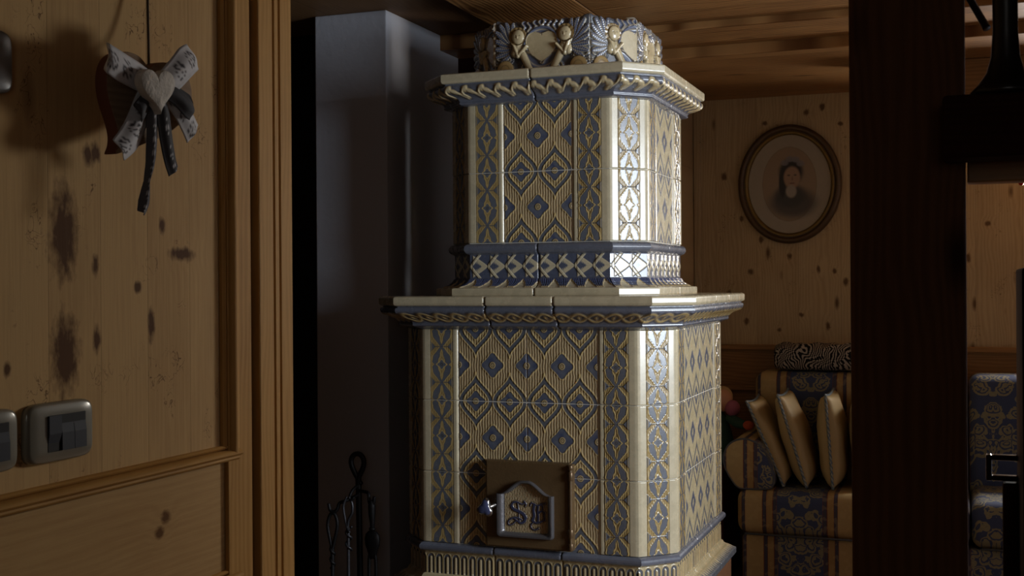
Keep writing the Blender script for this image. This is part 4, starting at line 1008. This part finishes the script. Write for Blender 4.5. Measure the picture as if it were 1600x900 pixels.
ribbon('white_ribbon', [(.048, 1.705, .340), (.052, 1.680, .315), (.050, 1.660, .280), (.046, 1.640, .250), (.044, 1.612, .226)], [.026, .044, .046, .048, .040], RW, RI, 'hearts', 'pale printed ribbon tail hanging to the left')
ribbon('white_ribbon', [(.048, 1.725, .335), (.054, 1.765, .322), (.054, 1.795, .300), (.050, 1.815, .276)], [.020, .034, .044, .046], RW, RI, 'hearts', 'pale printed ribbon tail to the lower right')
ribbon('grey_ribbon', [(.058, 1.712, .342), (.062, 1.688, .322), (.066, 1.668, .300), (.060, 1.660, .292), (.052, 1.672, .302), (.050, 1.70, .330)], [.016, .026, .032, .032, .026, .018], RG, RW*.6, 'none', 'dark grey ribbon loop to the left')
ribbon('grey_ribbon', [(.058, 1.722, .340), (.064, 1.762, .338), (.068, 1.798, .322), (.064, 1.812, .316), (.054, 1.800, .330), (.050, 1.76, .345)], [.018, .030, .034, .030, .030, .02], RG, RW*.6, 'none', 'dark grey ribbon loop to the right')
ribbon('grey_ribbon', [(.056, 1.705, .335), (.058, 1.700, .300), (.056, 1.699, .260), (.050, 1.694, .215), (.046, 1.684, .180), (.044, 1.676, .145), (.044, 1.668, .125)], [.022, .030, .026, .016, .010, .020, .018], RG*1.5, RW, 'dots', 'long dark grey ribbon tail ending below the heart', [0, 0, 0, .5, 1.0, .4, 0])
ribbon('grey_ribbon', [(.056, 1.722, .335), (.060, 1.730, .300), (.058, 1.738, .260), (.054, 1.748, .225), (.050, 1.758, .203)], [.022, .034, .034, .032, .030], RG*.8, RW, 'dots', 'dark grey ribbon tail hanging to the right')

# ------------------------------------------------------------------ oval portrait on the back wall
yb = 5.60
po = empty('oval_portrait', (-.745, yb, H+.18), 'oval framed portrait print of a woman in a dark dress on the pine wall', 'picture')
def oval_ring(name, prof, mat, n_=72):
    """prof: (inset from the outer edge, distance in front of the wall)"""
    bm = bmesh.new(); cx, cz, rx, rz = -.7475, .452, .234, .274
    R = [[bm.verts.new((cx+(rx-i)*math.cos(2*PI*k/n_), yb-o, cz+H+(rz-i)*math.sin(2*PI*k/n_))) for k in range(n_)] for i, o in prof]
    for a, b in zip(R, R[1:]):
        for k in range(n_): bm.faces.new((a[k], a[(k+1) % n_], b[(k+1) % n_], b[k]))
    return autosmooth(mesh_bm(name, bm, mat, po), 50)
oval_ring('outer_frame', [(0, 0), (0, .020), (.004, .030), (.012, .036), (.020, .036), (.026, .030), (.028, .024), (.032, .024)], M_frame_dk)
oval_ring('inner_frame', [(.032, .018), (.032, .026), (.036, .028), (.041, .027), (.046, .020), (.048, .012)], M_gilt)['label'] = 'gilt inner frame'
nr, na = 70, 120
Rr, Aa = np.meshgrid(np.linspace(0.0, 1, nr), np.linspace(0, 2*PI, na), indexing='ij')
ux, uz = Rr*np.cos(Aa)*.187, Rr*np.sin(Aa)*.227
C = np.ones(Rr.shape+(3,))*lin(150, 140, 124)
el = np.hypot(ux/.122, (uz-.0)/.170); C = paint(C, sst(1.0, .985, el), lin(140, 120, 98)); C = paint(C, np.exp(-((el-1.0)/.012)**2)*.7, lin(110, 92, 64))
px, pz = (ux-.008)/1.32, (uz-.046)/1.32                      # face at the origin
def blob(dx, dz, rx, rz, soft=.25): return sst(1+soft, 1-soft, np.hypot((px-dx)/rx, (pz-dz)/rz))
GR = lin(66, 62, 60)
C = paint(C, blob(.006, -.100, .078, .050, .35)*.9, GR); C = paint(C, blob(-.004, -.075, .050, .040, .3)*.9, GR*.8)
C = paint(C, blob(.0, .008, .040, .046), lin(44, 36, 32)); C = paint(C, blob(-.030, -.030, .012, .050), lin(40, 34, 32))
C = paint(C, blob(.003, -.012, .028, .038, .15), lin(150, 122, 100)); C = paint(C, blob(.0, -.060, .018, .022), lin(150, 140, 128))
for dx, dz in ((-.022, .040), (-.004, .052), (.016, .050), (.032, .036)): C = paint(C, blob(dx, dz, .013, .010)*.8, lin(120, 116, 122))
for dx in (-.008, .014): C = paint(C, blob(dx, -.004, .005, .003, .4)*.8, lin(50, 36, 30))
C = paint(C, blob(.004, -.016, .003, .008, .5)*.5, lin(96, 70, 56)); C = paint(C, blob(.003, -.032, .009, .0022, .5)*.8, lin(90, 50, 44))
P = np.stack([-.7475+ux - po.location.x, 0*ux-.012, .452+uz+H-po.location.z], -1)
me = grids_mesh('print', [(P, C)], M_print); o = obj_from('print', me, None, po); o['label'] = 'faded print of a woman with a flowered cap'
t = NT('picture_glass'); t.b.inputs['Transmission Weight'].default_value = 1.0; t.b.inputs['IOR'].default_value = 1.12
M_glass = t.base((1, 1, 1), 0.05)
# ------------------------------------------------------------------ sofa
sofa = empty('sofa', (-.05, 5.2, 0), 'sofa in cream and navy striped floral brocade against the back wall', 'sofa')
def soft(name, x0, x1, y0, y1, z0, z1, r, parent=sofa, mat=None, puff=0.0):
    bm = bmesh.new(); add_box(bm, x0, x1, y0, y1, z0+H, z1+H, r, 5)
    o = mesh_bm(name, bm, mat or M_fab, parent, True); return o
soft('base', -.862, .92, 4.935, 5.50, -1.30, -1.036, .018)
soft('seat_cushion', -.879, .018, 4.90, 5.38, -1.030, -.848, .045)
soft('seat_cushion', .022, .92, 4.90, 5.38, -1.030, -.848, .045)
def piping(pts, parent, r=.004, mat=None, name='piping'):
    bm = bmesh.new(); add_tube(bm, [(a, b, c+H) for a, b, c in pts], r, 8); return mesh_bm(name, bm, mat or M_pipe, parent, True)
M_pipe = plain('slate_piping', lin(70, 74, 84), 0.7)
for x0, x1 in ((-.875, .012), (.028, .915)):
    piping([(x0+.03, 4.905, -.893), (x1-.03, 4.905, -.893)], sofa); piping([(x0+.03, 4.905, -.997-.03), (x1-.03, 4.905, -.997-.03)], sofa)
soft('back_cushion', -.872, .01, 5.32, 5.545, -.92, -.393, .05)
soft('back_cushion', .014, .90, 5.32, 5.545, -.92, -.393, .05)
# rolled left and right arms: D-shaped front seen from the room
ARM = [(-0.844, -0.640), (-0.883, -0.648), (-0.916, -0.670), (-0.936, -0.711), (-0.934, -0.751), (-0.919, -0.788), (-0.898, -0.822), (-0.872, -0.846), (-0.825, -0.848), (-0.773, -0.846), (-0.738, -0.838), (-0.732, -0.800), (-0.742, -0.750), (-0.759, -0.703), (-0.793, -0.660)]
def arm(cx, s):
    raw = ARM
    ol = [(cx+s*(p.x+.836), p.y) for p in smoothpts([(x, z, 0) for x, z in raw+raw[:1]], 3)][:-1]; ol = [ol[int(i*len(ol)/40)] for i in range(40)]
    bm = bmesh.new()
    R = [[bm.verts.new((cx+(x-cx)*k, y, -.766+(z+.766)*k+H)) for x, z in ol] for k, y in ((.90, 4.922), (.97, 4.925), (1.0, 4.935), (1.0, 5.46))]
    c0 = bm.verts.new((cx, 4.916, -.766+H))
    for i in range(40): bm.faces.new((R[0][i], R[0][(i+1) % 40], c0))
    for a, b in zip(R, R[1:]):
        for i in range(40): bm.faces.new((a[i], a[(i+1) % 40], b[(i+1) % 40], b[i]))
    bm.faces.new(R[-1]); o = autosmooth(mesh_bm('arm', bm, M_fab_arm, sofa), 60)
    piping([(cx+(x-cx)*.985, 4.928, -.766+(z+.766)*.985) for x, z in ol+ol[:1]], o if False else sofa, .0045)
arm(-.835, 1); arm(.86, -1)
for x in (-.80, .86):
    bm = bmesh.new(); add_lathe(bm, [(.02, 0), (.028, .02), (.03, .035)], x, 4.99, 16); mesh_bm('foot', bm, M_dark, sofa, True)

# cushions standing on the seat, edge on to the room
def cushion(cx_top, cx_bot, zt, zb, y0, y1, thick, label, mat=None, left=1.0):
    cxm, zm = (cx_top+cx_bot)/2, (zt+zb)/2; hz = math.hypot(cx_top-cx_bot, zt-zb)/2; lean = math.atan2(cx_top-cx_bot, zt-zb); hy = (y1-y0)/2
    o = empty('cushion', (cxm, (y0+y1)/2, H+zm), label, 'cushion', 'cushions standing in a row on the sofa')
    nn = 30; grids = []
    U, V = np.meshgrid(np.linspace(-1, 1, nn), np.linspace(-1, 1, nn))
    pin = 1-0.07*(U**2*(1-V**2)+0)-0.0; pin2 = 1-0.07*(V**2*(1-U**2))
    ed = np.clip((1-U**2)*(1-V**2), 0, 1)**0.33
    bm = bmesh.new(); sides = []
    for s in (-1, 1):
        T = s*thick/2*(left if s < 0 else 1.0)*ed*(1+0.06*np.sin(U*5+V*3)+0.05*np.sin(V*7)); Y = U*hy*(1-0.06*(1-V**2)*np.abs(U)**3*1.0); Z = V*hz*(1-0.06*(1-U**2)*np.abs(V)**3)
        sides.append([[bm.verts.new((T[i, j], Y[i, j], Z[i, j])) for j in range(nn)] for i in range(nn)])
    for s in sides:
        for i in range(nn-1):
            for j in range(nn-1): bm.faces.new((s[i][j], s[i][j+1], s[i+1][j+1], s[i+1][j]))
    bmesh.ops.remove_doubles(bm, verts=bm.verts, dist=0.0006)
    bmesh.ops.rotate(bm, verts=bm.verts, cent=(0, 0, 0), matrix=Matrix.Rotation(lean, 3, 'Y'))
    mesh_bm('cover', bm, mat or M_cushion, o, True, world=False)
    # twisted rope along the seam
    border = []
    for k in range(161):
        f = k/160*4; s_ = int(min(f, 3.999)); q = (f-s_)*2-1
        u_, v_ = ((q, -1), (1, q), (-q, 1), (-1, -q))[s_]
        border.append((u_*hy*(1-0.06*(1-v_**2)), v_*hz*(1-0.06*(1-u_**2))))
    bp = smoothpts([(0, a, b) for a, b in border], 2); m = len(bp); nr_ = 8; Pm = np.zeros((m, nr_+1, 3)); Cm = np.zeros((m, nr_+1, 3)); rot = Matrix.Rotation(lean, 3, 'Y'); L_ = 0
    ca, cb = lin(70, 92, 116), lin(150, 150, 136)
    for i in range(m):
        d = (bp[(i+1) % m]-bp[i-1]).normalized() if 0 < i < m-1 else (bp[1]-bp[0] if i == 0 else bp[-1]-bp[-2]).normalized()
        a = Vector((1, 0, 0)); b = d.cross(a).normalized()
        if i: L_ += (bp[i]-bp[i-1]).length
        for k in range(nr_+1):
            an = 2*PI*k/nr_; ph = math.sin(an*2+L_*PI*2/0.022)
            Pm[i, k] = rot @ (bp[i]+(a*math.cos(an)+b*math.sin(an))*(.0055+.0012*ph)); Cm[i, k] = ca if ph > -.2 else cb
    me = grids_mesh('rope_edge', [(Pm, Cm)], M_rope); r = obj_from('rope_edge', me, None, o); r['label'] = 'blue and cream twisted rope edging'
    return o
cushion(-.849, -.700, -.495, -.842, 4.99, 5.31, .112, 'cream cushion with blue rope edge leaning on the rolled sofa arm', left=0.35)
cushion(-.722, -.607, -.466, -.842, 4.99, 5.31, .110, 'cream rope-edged cushion in the middle of the leaning row, between two others')
cushion(-.530, -.503, -.460, -.842, 4.99, 5.31, .118, 'upright cream rope-edged cushion, third from the sofa arm')
cushion(-.405, -.375, -.470, -.842, 4.99, 5.31, .110, 'cream cushion mostly hidden by the dark post')

# folded throw on top of the back
bm = bmesh.new(); nx, nt = 46, 28
rows = []
for i in range(nx):
    f = i/(nx-1); x = -.786+f*.60; e = 1-0.12*math.exp(-((f)/.03)**2)-0.12*math.exp(-((1-f)/.03)**2); r = []
    for k in range(nt):
        a = 2*PI*k/nt; c, q = math.cos(a), math.sin(a); e4 = 2/3.6
        yy = 5.43+.10*e*math.copysign(abs(c)**e4, c); zz = -.331+.0585*e*math.copysign(abs(q)**e4, q)
        if q > -.5: zz += .004*math.sin(x*40+k)+.003*math.sin(x*90)
        r.append(bm.verts.new((x, yy, max(zz, -.3925)+H)))
    rows.append(r)
for a, b in zip(rows, rows[1:]):
    for k in range(nt): bm.faces.new((a[k], a[(k+1) % nt], b[(k+1) % nt], b[k]))
bm.faces.new(rows[0]); bm.faces.new(rows[-1])
o = mesh_bm('folded_throw', bm, M_throw, None, True); tag(o, 'black and white checked throw folded on top of the sofa back', 'throw blanket')

# low chest and doll between stove and sofa
ch = empty('low_chest', (-1.08, 5.30, 0), 'dark red low chest in the gap between the stove and the sofa', 'chest')
M_chest = wood('dark_red_chest', lin(76, 34, 24), lin(46, 18, 14), 'Z', 'X', 0.2, 0.0, [], dens=0.1)
box('carcass', M_chest, -1.17, -.97, 5.10, 5.50, -1.3, -.82, ch, bev=.004)
box('top', M_chest, -1.18, -.965, 5.09, 5.51, -.82, -.80, ch, bev=.005)
for z0, z1 in ((-.96, -.84), (-1.11, -.98), (-1.27, -1.13)):
    d = box('drawer', M_chest, -1.155, -.985, 5.090, 5.11, z0, z1, ch, bev=.003)
dl = empty('doll', (-1.0, 5.28, H-.80), 'small doll with mauve bonnet and green dress seated behind the sofa arm', 'doll')
M_skin = plain('doll_skin', lin(190, 140, 110), 0.6, bump=0); M_mauve = plain('mauve_cloth', lin(150, 84, 110), 0.8); M_green = plain('green_cloth', lin(34, 66, 54), 0.8); M_orange = plain('orange_cloth', lin(170, 70, 36), 0.8); M_hair = plain('straw_hair', lin(176, 144, 96), 0.8, bump=0.6, bscale=120)
bm = bmesh.new()
rows = [[bm.verts.new((-1.03+r*math.cos(2*PI*k/20), 5.28+r*.8*math.sin(2*PI*k/20), z+H)) for k in range(20)] for r, z in ((.085, -.80), (.09, -.76), (.075, -.70), (.06, -.64), (.05, -.60), (.03, -.575), (.018, -.565))]
for a, b in zip(rows, rows[1:]):
    for k in range(20): bm.faces.new((a[k], a[(k+1) % 20], b[(k+1) % 20], b[k]))
bm.faces.new(rows[0]); bm.faces.new(rows[-1]); mesh_bm('dress', bm, M_green, dl, True)
bm = bmesh.new(); add_ball(bm, (-1.0, 5.27, -.520+H), .042, .045, .050); mesh_bm('head', bm, M_skin, dl, True)
bm = bmesh.new(); add_ball(bm, (-1.006, 5.29, -.508+H), .046, .046, .050); mesh_bm('hair', bm, M_hair, dl, True)
bm = bmesh.new(); add_ball(bm, (-.955, 5.25, -.552+H), .034, .034, .036); mesh_bm('bonnet', bm, M_mauve, dl, True)
tube_part('arm', [(-.97, 5.26, -.595), (-.93, 5.22, -.610), (-.89, 5.18, -.618)], [.022, .024, .018], M_green, dl)
bm = bmesh.new(); add_ball(bm, (-.872, 5.172, -.616+H), .024, .020, .020); mesh_bm('mitten', bm, M_orange, dl, True)

# ------------------------------------------------------------------ dark woodwork at the right, near the camera
pt = box('wooden_post', M_dark, -.1575, .004, 1.83, 2.37, -1.3, .925, bev=.008, seg=3)  # depth stretched backwards to block side-window light on the casing
tag(pt, 'dark stained wooden post from floor to ceiling', 'post')
bal = empty('spindle_rail', (.06, 1.78, H+.169), 'dark wooden cross rail on the post with a turned spindle above', 'rail')
box('rail', M_darkH, -.026, .139, 1.745, 1.829, .169, .256, bal, bev=.006, seg=3)
box('lower_lip', M_wain, .006, .139, 1.86, 1.90, .143, .185, bal, bev=.003)
bm = bmesh.new(); sx = .056
add_lathe(bm, [(.044, .256+H), (.046, .262+H), (.036, .272+H), (.025, .288+H), (.019, .310+H), (.0165, .345+H), (.0165, .40+H), (.020, .46+H), (.022, .52+H), (.018, .60+H), (.024, .70+H), (.02, .74+H), (.03, .80+H), (.03, .925+H)], sx, 1.785, 24)
mesh_bm('spindle', bm, plain('black_turned_wood', lin(20, 16, 16), .35), bal, True)
hkk = empty('coat_hook', (.004, 1.90, H+.40), 'thin black iron hook on the right side of the post', 'hook')
tube_part('hook', [(.003, 1.90, .438), (.014, 1.89, .412), (.026, 1.88, .386), (.034, 1.87, .368)], [.006, .0055, .0055, .006], M_iron, hkk)
cb = empty('dark_cabinet', (.10, 1.80, 0), 'black cabinet at the right edge of the photo with an iron ring handle', 'cabinet')
M_cab = plain('black_stained_wood', lin(14, 11, 10), 0.6, spec=0.15)
box('carcass', M_cab, .070, .138, 1.66, 1.858, -1.3, .017, cb, bev=.004)
bm = bmesh.new()
def rect_ring(bm, x0, x1, z0, z1, y0, y1, t_, b_):
    for (a, b, c, d) in ((x0, x0+t_, z0, z1), (x1-t_, x1, z0, z1), (x0+t_, x1-t_, z0, z0+t_), (x0+t_, x1-t_, z1-t_, z1)): add_box(bm, a, b, y0, y1, c+H, d+H, b_, 2)
rect_ring(bm, .028, .078, -.284, -.247, 1.825, 1.84, .008, .002)
mesh_bm('ring_handle', bm, plain('dark_bronze_handle', lin(40, 26, 20), .2, .8, bump=0), cb)
box('stile', M_darkH, .050, .072, 1.82, 1.85, -1.3, -.286, cb, bev=.004)
rb = empty('red_bead_pendant', (.225, 5.2, H+.40), 'small red glass bead pendant hanging at the right photo edge', 'pendant')
bm = bmesh.new(); add_ball(bm, (.219, 5.2, .393+H), .011, .011, .011); mesh_bm('bead', bm, plain('red_glass', lin(150, 16, 12), .1, bump=0), rb, True)
tube_part('clear_drop', [(.219, 5.2, .405), (.219, 5.2, .42), (.219, 5.2, .437)], [.006, .010, .004], plain('clear_crystal', lin(90, 80, 64), .5, bump=0), rb)
tube_part('thread', [(.219, 5.2, .437), (.219, 5.2, .65), (.219, 5.2, .859)], .0008, M_cord, rb, 2, 6)
